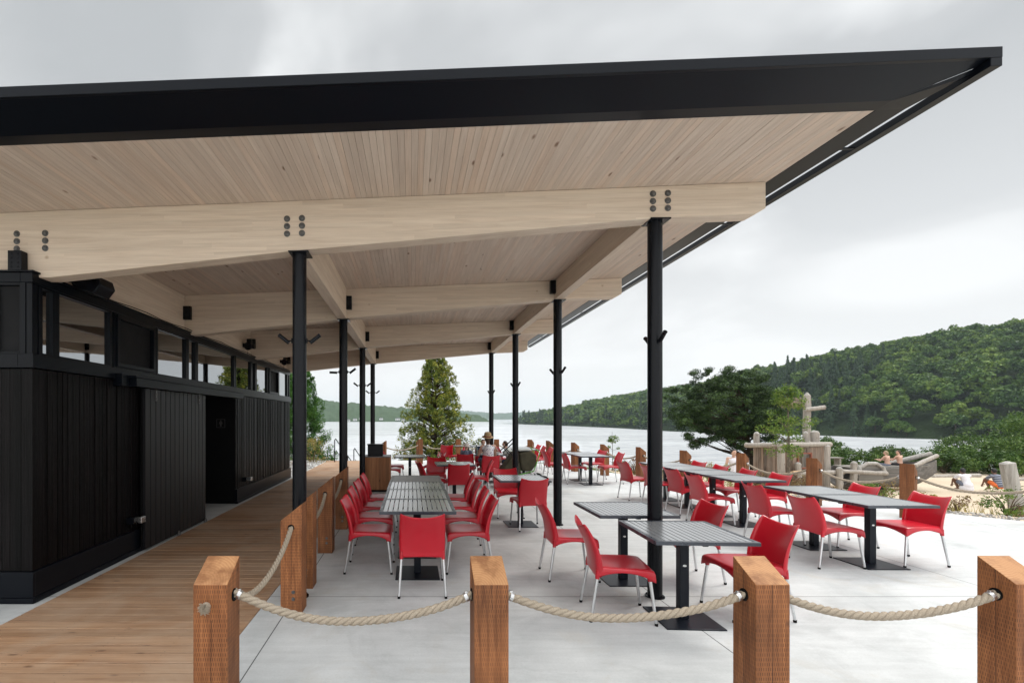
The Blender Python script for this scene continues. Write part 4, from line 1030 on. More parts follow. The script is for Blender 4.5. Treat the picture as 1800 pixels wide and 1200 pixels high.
M['palehat'] = simple('pale sun hat', (0.78, 0.72, 0.66), 0.85, var=0.2, scale=25, bump=0.3)
def remesh(o, vox, sm=6):
    r = o.modifiers.new('r', 'REMESH'); r.mode = 'VOXEL'; r.voxel_size = vox; r.use_smooth_shade = True
    s = o.modifiers.new('s', 'SMOOTH'); s.iterations = sm; s.factor = 0.5
    return baked(o)
def limb(m, pts, rad, n=12):
    m.tube(pts, rad, n)
    for p, r in zip(pts, rad): m.ball(p, r, n, 8)
def person(label, loc, rz, s, J, skinm, top, bottom, hair, hairlen=0.1, hat=None, bare=False, category='person', dress=False):
    """J: joints in metres at adult scale; everything is scaled by s about loc. Faces local +y."""
    e = empty('person', loc, R(rz), label, category, 'people by the lake')
    V = lambda k: Vector(J[k])*s
    b = MB(); pel, chest, neck, head = V('pelvis'), V('chest'), V('neck'), V('head')
    limb(b, [pel, pel.lerp(chest, .5), chest], [0.125*s, 0.108*s, 0.125*s])
    for sg in (-1, 1):
        k = 'L' if sg < 0 else 'R'
        sh, el, ha = V('sh'+k), V('el'+k), V('ha'+k); hp, kn, an, to = V('hip'+k), V('kn'+k), V('an'+k), V('toe'+k)
        limb(b, [chest.lerp(neck, .35), sh], [0.075*s, 0.052*s]); limb(b, [sh, el], [0.050*s, 0.038*s]); limb(b, [el, ha], [0.037*s, 0.025*s])
        limb(b, [pel, hp], [0.10*s, 0.088*s]); limb(b, [hp, kn], [0.085*s, 0.055*s]); limb(b, [kn, kn.lerp(an, .35), an], [0.054*s, 0.056*s, 0.034*s]); limb(b, [an, to], [0.036*s, 0.026*s])
    limb(b, [chest, neck], [0.09*s, 0.052*s]); limb(b, [neck, head-Vector((0, 0, 0.05*s))], [0.050*s, 0.048*s])
    hm = Matrix.Rotation(R(J.get('turn', 0)), 4, 'Z')
    b.ball(head, (0.072*s, 0.088*s, 0.108*s), 16, 12, hm)
    b.ball(head+hm @ Vector((0, 0.035*s, -0.045*s)), (0.052*s, 0.055*s, 0.055*s), 12, 8)
    b.ball(head+hm @ Vector((0, 0.092*s, -0.018*s)), (0.012*s, 0.018*s, 0.018*s), 8, 6)
    for sg in (-1, 1): b.ball(head+hm @ Vector((sg*0.073*s, 0, -0.01*s)), (0.012*s, 0.02*s, 0.03*s), 8, 6)
    # palms with five fingers
    fing = MB()
    for sg in (-1, 1):
        k = 'L' if sg < 0 else 'R'; el, ha = V('el'+k), V('ha'+k); d_ = (ha-el).normalized()
        up = Vector((0, 0, 1)); side = d_.cross(up)
        side = side.normalized() if side.length > 0.1 else Vector((1, 0, 0)); nrm = side.cross(d_).normalized()
        pc = ha+d_*0.045*s; b.tube([ha, ha+d_*0.03*s, ha+d_*0.085*s], [0.022*s, 0.030*s, 0.026*s], 8)
        for q in range(4):
            o_ = side*(q-1.5)*0.019*s; L = (0.072, 0.080, 0.075, 0.058)[q]*s; p0 = ha+d_*0.078*s+o_
            p1 = p0+d_*L*0.45-nrm*0.006*s; p2 = p1+d_*L*0.3-nrm*0.018*s; p3 = p2+d_*L*0.12-nrm*0.020*s
            fing.tube([p0, p1, p2, p3], [0.0095*s, 0.009*s, 0.008*s, 0.006*s], 7)
        p0 = ha+d_*0.025*s+side*(-sg)*0.026*s; p1 = p0+(d_*0.6+side*(-sg))*0.035*s; fing.tube([p0, p1, p1+d_*0.028*s-nrm*0.008*s], [0.012*s, 0.0105*s, 0.008*s], 7)
    body = b.build('body', M[skinm], e, fix=False); remesh(body, 0.0085*max(s, 0.7))
    # fingers belong to the same continuous figure mesh
    bm = bmesh.new(); bm.from_mesh(body.data); n0 = len(bm.verts)
    tm = bpy.data.meshes.new('t'); tm.from_pydata([tuple(v) for v in fing.v], [], fing.f); bm.from_mesh(tm); bm.to_mesh(body.data); bm.free(); bpy.data.meshes.remove(tm)
    body.data.polygons.foreach_set('use_smooth', [True]*len(body.data.polygons))
    for sg in (-1, 1): MB().ball(head+hm @ Vector((sg*0.030*s, 0.079*s, 0.008*s)), 0.011*s, 8, 6).build('eye', M['hair_black'], e, smooth=True)
    MB().ball(head+hm @ Vector((0, 0.083*s, -0.052*s)), (0.024*s, 0.008*s, 0.006*s), 10, 6).build('mouth', M['lip'], e, smooth=True)
    if top and not bare:
        t = MB(); g = 0.016*s
        limb(t, [pel+Vector((0, 0, .02*s)), pel.lerp(chest, .5), chest+Vector((0, 0, .02*s))], [0.125*s+g, 0.108*s+g, 0.122*s+g])
        for k in 'LR':
            sh, el = V('sh'+k), V('el'+k); limb(t, [chest.lerp(neck, .3), sh.lerp(chest, 0.25 if J.get('sleeveless') else 0)], [0.08*s+g*.6, 0.052*s+g*.7])
            if not J.get('sleeveless'): limb(t, [sh, sh.lerp(el, .55)], [0.052*s+g*.7, 0.047*s+g*.8])
        if dress: limb(t, [pel, pel+Vector((0, 0.05*s, -0.12*s))], [0.15*s+g, 0.21*s])
        o = t.build('shirt' if not dress else 'dress', M[top], e, fix=False); remesh(o, 0.011*max(s, .7), 3)
    if bottom:
        t = MB(); g = 0.013*s
        for k in 'LR':
            hp, kn = V('hip'+k), V('kn'+k); limb(t, [pel, hp], [0.118*s+g, 0.088*s+g]); limb(t, [hp, hp.lerp(kn, .55 if J.get('short') else 1)], [0.086*s+g, (0.07 if J.get('short') else 0.056)*s+g])
            if not J.get('short'): limb(t, [kn, kn.lerp(V('an'+k), .85)], [0.055*s+g, 0.045*s+g])
        o = t.build('trousers' if not J.get('short') else 'shorts', M[bottom], e, fix=False); remesh(o, 0.011*max(s, .7), 3)
    h = MB(); h.ball(head+hm @ Vector((0, -0.014*s, 0.020*s)), (0.083*s, 0.092*s, 0.104*s), 18, 12, hm)
    if hairlen: 
        limb(h, [head+hm @ Vector((0, -0.05*s, 0)), head+hm @ Vector((0, -0.075*s, -hairlen*s))], [0.075*s, 0.045*s])
    o = h.build('hair', M[hair], e, fix=False)
    # cut the face free: pull front-lower verts back
    for v in o.data.vertices:
        q = hm.inverted() @ (v.co-head)
        if q.y > 0.02*s and q.z < 0.055*s: v.co = head + hm @ Vector((q.x*0.92, 0.02*s, q.z))
    remesh(o, 0.010*max(s, .7), 2)
    if hat == 'straw':
        q = Matrix.Translation(head+Vector((0, -0.02*s, 0.055*s))) @ hm @ Matrix.Rotation(R(14), 4, 'X')
        MB().lathe([(0.155*s, -0.012*s), (0.150*s, -0.004*s), (0.098*s, 0.004*s), (0.090*s, 0.09*s), (0.072*s, 0.115*s), (0.03*s, 0.108*s)], n=28, M=q).build('hat', M['straw'], e, smooth=True)
        MB().lathe([(0.1005*s, 0.003*s), (0.0965*s, 0.035*s)], n=28, M=q).build('hat_band', M['strawband'], e, smooth=True)
    if hat == 'pale':
        q = Matrix.Translation(head+Vector((0, -0.01*s, 0.02*s))) @ hm
        MB().lathe([(0.150*s, -0.03*s), (0.146*s, -0.022*s), (0.104*s, 0.005*s), (0.100*s, 0.075*s), (0.07*s, 0.115*s), (0.02*s, 0.125*s)], n=28, M=q).build('hat', M['palehat'], e, smooth=True)
    return e
M['lip'] = simple('lips', (0.35, 0.12, 0.1), 0.5)
def sit(s, lean=0.05, seat=0.46, turn=0, arms=None, dang=True):
    """seated figure; pelvis rests on a seat at world height `seat`"""
    z0 = seat/s+0.12; kn = 0.40; legl = min(0.46, z0-0.06) if dang else 0.46
    J = dict(pelvis=(0, -.08, z0), chest=(0, -.08+lean, z0+.34), neck=(0, -.06+lean*1.4, z0+.50), head=(0, -.03+lean*1.7, z0+.645), turn=turn)
    for sg, k in ((-1, 'L'), (1, 'R')):
        J['hip'+k] = (sg*.09, -.03, z0-.02); J['kn'+k] = (sg*.10, .36, z0-.01); J['an'+k] = (sg*.10, .39, z0-legl+.02); J['toe'+k] = (sg*.11, .51, z0-legl-.015)
        J['sh'+k] = (sg*.165, -.07+lean*1.2, z0+.44); a = (arms or {}).get(k)
        J['el'+k], J['ha'+k] = a if a else ((sg*.22, .10+lean, z0+.21), (sg*.14, .30+lean, z0+.26))
    return J
J = sit(0.95, 0.10, 0.46); J['sleeveless'] = True
person('woman in straw hat and white patterned top seated at the family table', (1.92, 12.10, 0), 3, 0.95, J, 'skin', 'dots', 'khaki', 'hair_brown', 0.14, 'straw')
J = sit(0.66, 0.06, 0.46, -20)
person('small child in blue-grey shirt and pale hat, left of the family table', (1.42, 12.66, 0), -18, 0.66, J, 'skin', 'bluegrey', 'slate', 'hair_blond', 0.0, 'pale')
J = sit(0.72, 0.10, 0.46); J['short'] = True
person('brown-haired child in a pale shirt leaning at the right of the family table', (2.60, 13.0, 0), 72, 0.72, J, 'skin', 'palegreen', 'navy', 'hair_brown', 0.05)
J = sit(0.74, 0.08, 0.46)
person('child in navy half hidden behind the woman in the straw hat', (2.00, 13.62, 0), 178, 0.74, J, 'skin', 'navy', 'navy', 'hair_brown', 0.04)
# ------------------------------------------------------------ play area
def log(m, a, b, r, n=14, wob=0.06):
    a, b = Vector(a), Vector(b); k = 9; pts = []; rad = []
    for i in range(k):
        t = i/(k-1); p = a.lerp(b, t)+Vector((random.uniform(-1, 1), random.uniform(-1, 1), random.uniform(-1, 1)))*r*wob*1.5; pts.append(p); rad.append(r*(1+random.uniform(-wob, wob)))
    pts = [pts[0]+(pts[0]-pts[1]).normalized()*0.004]+pts+[pts[-1]+(pts[-1]-pts[-2]).normalized()*0.01]; rad = [r*0.86]+rad+[r*0.84]
    m.tube(pts, rad, n)
def playhouse():
    gz = -0.82; e = empty('play_house', (0, 0, 0), 0, 'weathered plank play house with log rails and a tall mast on the beach', 'play house')
    e.location = (13.2, 17.2, gz); o = Vector((13.2, 17.2, gz))
    A, B, D = Vector((12.80, 18.1, 0)), Vector((12.87, 16.85, 0)), Vector((14.65, 17.1, 0))
    def wall(a, b, h, hole=None):
        m = MB(); L = (b-a).length; d = (b-a)/L; n = Vector((d.y, -d.x, 0)); s = 0
        while s < L-0.04:
            w = min(random.uniform(0.10, 0.17), L-s); c = a+d*(s+w/2)
            t = random.uniform(0.03, 0.045); off = n*random.uniform(-0.012, 0.012)
            top = h+random.uniform(-0.04, 0.03); rz = math.atan2(d.y, d.x)
            spans = [(0, top)]
            if hole and hole[0] < s+w/2 < hole[1]: spans = [(0, hole[2]), (hole[3], top)]
            for z0, z1 in spans:
                # boards with waney edges
                k = 7; vs = []; x0, x1 = -w/2+0.004, w/2-0.004
                for i in range(k+1):
                    z = z0+(z1-z0)*i/k; j0, j1 = random.uniform(-.010, .006), random.uniform(-.006, .010)
                    for (xx, yy) in ((x0+j0, -t/2), (x1+j1, -t/2), (x1+j1, t/2), (x0+j0, t/2)):
                        p = c+off+d*xx+n*yy; vs.append((p.x-o.x, p.y-o.y, z))
                fs = [(i*4+q, i*4+(q+1) % 4, i*4+4+(q+1) % 4, i*4+4+q) for i in range(k) for q in range(4)]+[(3, 2, 1, 0), (k*4, k*4+1, k*4+2, k*4+3)]
                m.add(vs, fs)
            s += w
        return m.build('wall', M['plank'], e)
    wall(A, B, 1.50); w2 = wall(B, D, 1.52, (0.62, 1.12, 0.80, 1.28)); wall(D, D+Vector((0.3, 1.8, 0)), 1.5)
    fr = MB(); d = (D-B).normalized(); rz = math.atan2(d.y, d.x)
    for (s, z, w, h) in ((0.62, 1.04, 0.05, 0.56), (1.14, 1.04, 0.05, 0.56), (0.88, 1.30, 0.56, 0.05), (0.88, 0.78, 0.56, 0.05)):
        p = B+d*s+Vector((d.y, -d.x, 0))*0.04; fr.cbox((p.x-o.x, p.y-o.y, z), w, 0.06, h, rz)
    fr.build('window_frame', M['redwood'], w2, bevel=0.004)
    loc = lambda v, z: (v.x-o.x, v.y-o.y, z)
    for (a, b, z0, z1, r) in ((A-Vector((.15, -.2, 0)), B+Vector((.05, -.08, 0)), 1.50, 1.60, 0.085), (B-Vector((.1, .02, 0)), D+Vector((.18, .03, 0)), 1.60, 1.60, 0.085), (A, A+Vector((-.25, .1, 0)), 1.5, 1.55, 0.07), (D, D+Vector((.3, 1.9, 0)), 1.6, 1.62, 0.08)):
        m = MB(); log(m, loc(a, z0), loc(b, z1), r); m.build('rail', M['log'], e, smooth='auto')
    for (v, z, r) in ((B, 1.62, 0.11), (A+Vector((.25, .2, 0)), 1.95, 0.10), (D+Vector((-.1, .4, 0)), 2.02, 0.10), (D+Vector((-.32, .5, 0)), 1.98, 0.09), (D+Vector((.08, .5, 0)), 2.0, 0.09), (D, 1.55, 0.12)):
        m = MB(); log(m, loc(v, 0.0), loc(v, z), r); m.lathe([(r*0.9, z+0.0), (r*0.6, z+0.05), (r*0.15, z+0.07)], (v.x-o.x, v.y-o.y, 0), 14); m.build('corner_post', M['log'], e, smooth='auto')
    mx = Vector((15.2, 18.6, 0)); m = MB(); log(m, loc(mx, 0), loc(mx, 3.40), 0.125); m.lathe([(0.11, 3.40), (0.02, 3.52)], (mx.x-o.x, mx.y-o.y, 0), 14); m.build('mast', M['log'], e, smooth='auto')
    m = MB(); log(m, loc(mx+Vector((-.22, -.2, 0)), 2.86), loc(mx+Vector((.42, -.3, 0)), 2.93), 0.08); m.build('crossarm', M['log'], e, smooth='auto')
    m = MB()
    for i in range(3): m.cbox((mx.x-o.x-0.55-0.0*i, mx.y-o.y, 2.98+0.14*i), 0.85-0.1*i, 0.05, 0.125)
    m.build('plank_flag', M['plank'], e, bevel=0.01)
    m = MB(); m.cbox(loc(A+Vector((.1, -1.2, 0)), 0.52), 0.5, 1.1, 0.05, R(25), R(-22)); m.build('slide', M['slidewood'], e, bevel=0.01)
    return e
M['redwood'] = simple('red stained wood', (0.30, 0.10, 0.06), 0.7, var=0.3); M['slidewood'] = simple('fresh wood', (0.50, 0.33, 0.18), 0.6, var=0.2)
playhouse()
def playboat():
    gz = -0.82; e = empty('play_boat', (16.95, 17.4, gz), R(-6), 'grey wooden play boat with raised log bow standing in the sand', 'play boat')
    m = MB(); sec = []; n = 10
    for i in range(12):
        t = i/11; x = -1.5+3.0*t; hw = 0.62*(1-max(0, (t-0.45)/0.55)**2.2); sheer = 0.75+0.30*max(0, t-0.3)**1.3*1.5; keel = 0.05+0.55*max(0, (t-0.62)/0.38)**2
        ring_ = []
        for j in range(n+1):
            a = math.pi*j/n; ring_.append((x+0.25*t*t*(1), -hw*math.cos(a), keel+(sheer-keel)*(1-math.sin(a)**0.7)))
        sec.append(ring_)
    vs = [p for r_ in sec for p in r_]; k = n+1
    fs = [(i*k+j, i*k+j+1, (i+1)*k+j+1, (i+1)*k+j) for i in range(11) for j in range(n)]
    o = MB().add(vs, fs).build('hull', M['boatgrey'], e); q = o.modifiers.new('s', 'SOLIDIFY'); q.thickness = 0.05
    m = MB()
    for i in range(9): m.box(-1.3+i*0.28, -1.3+i*0.28+0.262, -0.52+0.03*max(0, i-5), 0.52-0.03*max(0, i-5), 0.74+0.012*i, 0.78+0.012*i)
    m.build('deck', M['plankgrey'], e)
    m = MB(); log(m, (0.6, -0.5, 0.86), (1.70, -0.05, 1.20), 0.070); log(m, (0.6, 0.5, 0.86), (1.62, 0.05, 1.27), 0.08); m.build('bow_log', M['log'], e, smooth='auto')
    m = MB(); pts = [(-0.85+0.45*math.cos(a)*1.0, -0.62, 0.55+0.42*math.sin(a)) for a in np.linspace(math.pi, 0, 6)]
    for a, b in zip(pts[:-1], pts[1:]): log(m, a, b, 0.06, 10)
    m.build('arch', M['log'], e, smooth='auto')
    MB().prism([(-1.25, 0.1), (-0.45, 0.1), (-0.45, 0.6), (-0.62, 0.88), (-1.05, 0.88), (-1.25, 0.6)], 'y', -0.60, -0.52).build('cabin_panel', M['plankgrey'], e, bevel=0.01)
    for i, (a, b, r) in enumerate((((-3.6, -1.05, 0.62), (-1.9, -0.85, 0.66), 0.08), ((-2.0, -0.9, 0.70), (-0.5, -0.78, 0.62), 0.07))):
        m = MB(); log(m, a, b, r); m.build('rail_log', M['log'], e, smooth='auto')
    for (x, y, h) in ((-3.5, -1.05, 0.95), (-2.15, -1.0, 0.80), (-1.55, -0.8, 0.98), (-2.9, -0.4, 0.6)):
        m = MB(); log(m, (x, y, 0), (x, y, h), 0.095); m.lathe([(0.085, h), (0.05, h+0.05), (0.01, h+0.06)], (x, y, 0), 12); m.build('log_post', M['log'], e, smooth='auto')
    return e
M['boatgrey'] = m_board('grey hull boards', (0.10, 0.095, 0.09), (0.22, 0.205, 0.19), 2, 0.85, False, 'x', 0.2, False, 0.2)
M['plankgrey'] = m_board('grey planks', (0.18, 0.17, 0.155), (0.33, 0.31, 0.28), 2.4, 0.85, True, 'x', 0.35, True, 0.2)
playboat()
def misc_play():
    e = empty('tyre', (15.05, 15.75, -0.80), 0, 'pair of old black tyres half buried before the play boat', 'tyre')
    for k in range(2):
        q = Matrix.Translation((k*0.14, 0.05*k, 0.16)) @ Matrix.Rotation(R(90), 4, 'Y')
        prof = [(0.17, -0.06), (0.25, -0.065), (0.28, -0.04), (0.285, 0), (0.28, 0.04), (0.25, 0.065), (0.17, 0.06), (0.165, 0.0), (0.17, -0.06)]
        MB().lathe(prof, n=28, M=q).build('tyre_ring', M['dark'], e, smooth='auto')
    e = empty('bench', (17.6, 20.4, -0.82), R(-5), 'small grey wooden bench near the bushes behind the log rails', 'bench')
    MB().box(-0.45, 0.45, -0.18, 0.18, 0.84, 0.89).build('seat', M['plankgrey'], e, bevel=0.005)
    for s in (-0.35, 0.30): MB().box(s, s+0.07, -0.15, 0.15, -0.1, 0.839).build('leg', M['plankgrey'], e)
    e = empty('log_post', (12.55, 10.0, -0.5), 0, 'thick weathered log post leaning at the right edge of the beach', 'log post')
    m = MB(); log(m, (0.05, 0, -0.1), (-0.17, 0.05, 1.27), 0.118, 18, 0.03); m.lathe([(0.095, 1.27), (0.03, 1.31)], (-0.17, 0.05, 0), 18); m.build('log', M['log'], e, smooth='auto')
    for i, (x, y, L, rz, lab) in enumerate(((23.3, 20.7, 2.2, 4, 'pale driftwood log lying at the back of the sand'), (12.9, 11.6, 3.2, -12, 'long flat timber lying on the sand before the leaning log post'), (26.0, 19.6, 3, -8, 'driftwood log lying behind the crouching children'))):
        m = MB(); log(m, (-L/2, 0, 0.02), (L/2, 0, 0.05), 0.09); o = m.build('driftwood_log', M['log'], None, smooth='auto'); o.location = (x, y, ground_z(x, y)); o.rotation_euler = (0, 0, R(rz)); tag(o, lab, 'log')
misc_play()
J = sit(0.66, 0.02, 0.80, 20); 
person('blond child in a grey swimsuit sitting on the play boat, left of the pair', (17.0, 17.35, -0.84), 14, 0.66, J, 'skin', None, 'slate', 'hair_blond', 0.10, bare=True)
J = sit(0.66, 0.02, 0.80, 60); J['short'] = True
person('brown-haired child with bare back sitting on the play boat, right of the pair', (17.4, 17.30, -0.82), 10, 0.66, J, 'skin', None, 'blackcot', 'hair_brown', 0.05, bare=True)
def squat(): # crouching low on the sand, playing
    J = dict(pelvis=(0, -.10, .20), chest=(0, .04, .50), neck=(0, .10, .64), head=(0, .15, .77))
    for sg, k in ((-1, 'L'), (1, 'R')):
        J['hip'+k] = (sg*.09, -.06, .20); J['kn'+k] = (sg*.17, .30, .42); J['an'+k] = (sg*.14, .16, .05); J['toe'+k] = (sg*.15, .30, .025)
        J['sh'+k] = (sg*.17, .06, .58); J['el'+k] = (sg*.24, .26, .40); J['ha'+k] = (sg*.16, .42, .22)
    J['short'] = True; return J
person('dark-haired child in a white dress crouching on the sand', (19.35, 16.9, -0.80), -14, 0.85, squat(), 'skin_dark', 'whitecot', 'slate', 'hair_black', 0.02, dress=True)
person('dark-haired child in a striped shirt and orange shorts crouching on the sand', (20.35, 16.8, -0.80), -10, 0.85, squat(), 'skin_dark', 'stripes', 'orange', 'hair_black', 0.0)
def stand():
    J = dict(pelvis=(0, 0, .95), chest=(0, 0, 1.28), neck=(0, 0, 1.46), head=(0, .02, 1.60), turn=25, short=True, sleeveless=True)
    for sg, k in ((-1, 'L'), (1, 'R')):
        J['hip'+k] = (sg*.09, 0, .90); J['kn'+k] = (sg*.10, .03, .50); J['an'+k] = (sg*.10, -.02, .08); J['toe'+k] = (sg*.12, .11, .03)
        J['sh'+k] = (sg*.17, 0, 1.40); J['el'+k] = (sg*.23, .02, 1.12); J['ha'+k] = (sg*.20, .20, .98)
    return J
person('dark-haired person in a white sleeveless shirt standing on the beach behind the rope', (10.05, 15.1, -0.84), 160, 0.92, stand(), 'skin', 'whitecot', 'slate', 'hair_black', 0.03)
# ------------------------------------------------------------ vegetation
def quads(centers, normals, size, aspect=1.0, jit=0.5, bend=0.0):
    """leaf-sized rhombic faces; returns V,F arrays"""
    n = len(centers); N = normals+rng.normal(0, jit, (n, 3)); N /= np.linalg.norm(N, axis=1, keepdims=True)+1e-9
    A = rng.normal(0, 1, (n, 3)); U = np.cross(N, A); U /= np.linalg.norm(U, axis=1, keepdims=True)+1e-9; Wv = np.cross(N, U)
    s = (size*rng.uniform(0.6, 1.35, n))[:, None]
    P = np.stack([centers-U*s, centers+Wv*s*aspect*0.5-U*s*0.1, centers+U*s, centers-Wv*s*aspect*0.5-U*s*0.1], 1)
    F = np.arange(4*n).reshape(n, 4); return P.reshape(-1, 3), F
def join(parts):
    V = []; F = []; k = 0
    for v, f in parts: V.append(v); F.append(f+k); k += len(v)
    return np.concatenate(V), np.concatenate(F)
def clumps(cent, rad, per, size, aspect=0.7, jit=0.6, up=0.35, flat=0.8):
    """cent (m,3) clump centres; leaves in a shell about each"""
    out = []; m = len(cent)
    d = rng.normal(0, 1, (m, per, 3)); d /= np.linalg.norm(d, axis=2, keepdims=True)
    r = rng.uniform(0.45, 1.0, (m, per, 1))*np.asarray(rad).reshape(-1, 1, 1)
    P = cent[:, None, :]+d*r*np.array([1, 1, flat]); N = d+np.array([0, 0, up])
    return quads(P.reshape(-1, 3), N.reshape(-1, 3), size, aspect, jit)
M['leaf_cedar'] = m_leaf('cedar foliage', [(0.030, 0.062, 0.014), (0.12, 0.165, 0.024), (0.42, 0.38, 0.06)], 0.25, 0.6, 2.2)
M['leaf_cedar_green'] = m_leaf('green cedar foliage', [(0.022, 0.075, 0.012), (0.055, 0.16, 0.022), (0.15, 0.30, 0.045)], 0.25, 0.6, 2.0)
M['leaf_pine'] = m_leaf('pine needles', [(0.010, 0.022, 0.008), (0.028, 0.058, 0.014), (0.085, 0.15, 0.03)], 0.12, 0.6, 1.2)
M['leaf_young'] = m_leaf('young leaves', [(0.045, 0.10, 0.018), (0.11, 0.19, 0.03), (0.22, 0.28, 0.05)], 0.35, 0.5, 2.0)
M['leaf_bush'] = m_leaf('bush leaves', [(0.025, 0.060, 0.014), (0.06, 0.12, 0.024), (0.15, 0.22, 0.045)], 0.25, 0.5, 1.5)
M['leaf_dry'] = m_leaf('reddish shrub leaves', [(0.12, 0.045, 0.03), (0.20, 0.13, 0.06), (0.28, 0.27, 0.08)], 0.25, 0.6, 3.0)
M['leaf_yellow'] = m_leaf('yellowing shrub leaves', [(0.10, 0.11, 0.02), (0.26, 0.22, 0.05), (0.42, 0.30, 0.09)], 0.3, 0.6, 3.0)
M['leaf_wood'] = m_leaf('broadleaf crown', [(0.024, 0.066, 0.012), (0.070, 0.140, 0.020), (0.20, 0.29, 0.04)], 0.2, 0.6, 0.13, 0.68)
M['leaf_fir'] = m_leaf('fir crown', [(0.012, 0.032, 0.014), (0.026, 0.058, 0.022), (0.055, 0.095, 0.03)], 0.1, 0.6, 0.3)
M['twig'] = simple('twigs', (0.12, 0.075, 0.05), 0.9, var=0.3)

def cedar(x, y, z, h, r, label, mat, seed, n=230, per=62, size=0.055, ysq=1.0, ex=0.66, cr=(0.13, 0.30)):
    e = empty('cedar_tree', (x, y, z), 0, label, 'tree', 'cedars on the shore'); rs = np.random.default_rng(seed)
    m = MB(); m.tube([(0, 0, -0.3), (0.02, 0, h*.4), (-0.02, 0.02, h*.93)], [0.12, 0.07, 0.012], 10)
    C_ = []; Rr = []
    for i in range(n):
        t = (rs.uniform(0, 1)**1.25)*0.97; a = rs.uniform(0, 2*math.pi)
        rr = r*(1-t)**ex*(0.93+0.16*math.sin(3*a+9*t)+0.10*math.sin(7*a-15*t)); rr *= rs.uniform(0.45, 1.04) if t < 0.9 else rs.uniform(0, 1)
        zz = 0.15+t*h*0.98; p = np.array([rr*math.cos(a), rr*math.sin(a)*ysq, zz]); C_.append(p); Rr.append(rs.uniform(*cr)*(1-0.45*t))
        if i % 3 == 0: m.tube([(0, 0, max(0.1, zz-rr*0.45)), (p[0]*.5, p[1]*.5, zz-rr*0.18), tuple(p)], [0.022, 0.014, 0.005], 5)
    m.build('trunk', M['bark'], e, fix=False)
    V, F = clumps(np.array(C_), np.array(Rr), per, size, 0.55, 0.7, 0.3, 1.15)
    np_mesh('crown', V, F, M[mat], e); return e
cedar(1.12, 23.0, -1.6, 6.8, 2.55, 'conical yellow-green cedar standing alone behind the far rope posts', 'leaf_cedar', 3, 2000, 46, 0.047, 1.0, 0.76, (0.09, 0.21))
cedar(-5.0, 21.6, -0.9, 5.3, 1.75, 'dense bright green cedar beside the end of the building', 'leaf_cedar_green', 5, 640, 90, 0.05)
cedar(-7.3, 23.0, -0.7, 5.9, 1.9, 'green cedar hidden mostly behind the building', 'leaf_cedar_green', 8, 220, 60, 0.06)

def shrub(x, y, h, w, mat, label, group, n=26, per=30, size=0.03, stems=9, z=None, seed=None, name='shrub', aspect=0.6):
    z = ground_z(x, y) if z is None else z; rs = np.random.default_rng(int(abs(x*971+y*131)) if seed is None else seed)
    e = empty(name, (x, y, z), 0, label, 'shrub', group)
    m = MB(); cs = []; rr = []
    for i in range(stems):
        a = rs.uniform(0, 6.28); q = rs.uniform(0.2, 1)*w/2; t = Vector((q*math.cos(a), q*math.sin(a), h*rs.uniform(0.6, 1)))
        m.tube([(0, 0, -0.05), (t.x*.35, t.y*.35, t.z*.55), t], [0.010, 0.006, 0.002], 5)
    for i in range(n):
        a = rs.uniform(0, 6.28); u = rs.uniform(0, 1)**.6; zz = h*(0.12+0.86*rs.uniform(0, 1)); ww = w/2*math.sqrt(max(0.05, 1-((zz/h-0.45)/0.62)**2))*u
        cs.append((ww*math.cos(a), ww*math.sin(a), zz)); rr.append(rs.uniform(0.10, 0.24)*min(w, h*1.3))
    m.build('stems', M['twig'], e, fix=False)
    V, F = clumps(np.array(cs), np.array(rr), per, size, aspect, 0.8, 0.3, 0.8)
    np_mesh('foliage', V, F, M[mat], e); return e
def trunk_tree(name, x, y, z, label, trunk, limbs, cents, rads, per, size, mat, bark, aspect=0.6, up=0.3, flat=0.8, cat='tree', group=None):
    e = empty(name, (x, y, z), 0, label, cat, group); m = MB(); m.tube(*trunk, 9)
    for l in limbs: m.tube(l[0], l[1], 6)
    m.build('trunk', M[bark], e, fix=False)
    V, F = clumps(np.array(cents), np.array(rads), per, size, aspect, 0.7, up, flat); np_mesh('crown', V, F, M[mat], e); return e
def pine():
    rs = np.random.default_rng(21); X, Y, Z = 18.0, 26.0, -1.6
    c0 = np.array([-1.05, 0, 3.85]); Rr = np.array([2.95, 2.2, 2.15]); cs = []; rr = []; limbs = []
    for i in range(470):
        d = rs.normal(0, 1, 3); d /= np.linalg.norm(d); q = rs.uniform(0.25, 1)**0.5
        lump = 1+0.16*math.sin(5*d[0]+2)*math.cos(4*d[2]+d[1]*3)+0.08*math.sin(11*d[0]+7*d[2])
        p = c0+d*Rr*q*lump; p[2] = max(p[2], 1.62+0.28*math.sin(p[0]*2.3)+0.16*abs(p[0]+1.2)); 
        if p[0] > 0.6 and p[2] > 5.0-0.55*(p[0]-0.6): continue
        cs.append(p); rr.append(rs.uniform(0.18, 0.40))
        if i % 7 == 0:
            b = Vector((0.3-0.5*(p[2]/6), 0, max(0.8, p[2]-1.0))); limbs.append(([b, b.lerp(Vector(p), .5)+Vector((0, 0, -.12)), Vector(p)], [0.05, 0.03, 0.008]))
    trunk_tree('pine_tree', X, Y, Z, 'dark broad pine leaning left over the water behind the play house', ([(0.4, 0, -0.4), (0.3, 0, 1.2), (-0.3, 0, 3.4), (-0.9, 0, 5.2)], [0.17, 0.15, 0.10, 0.03]), limbs, cs, rr, 175, 0.066, 'leaf_pine', 'bark', 0.5, 0.35, 0.62)
pine()
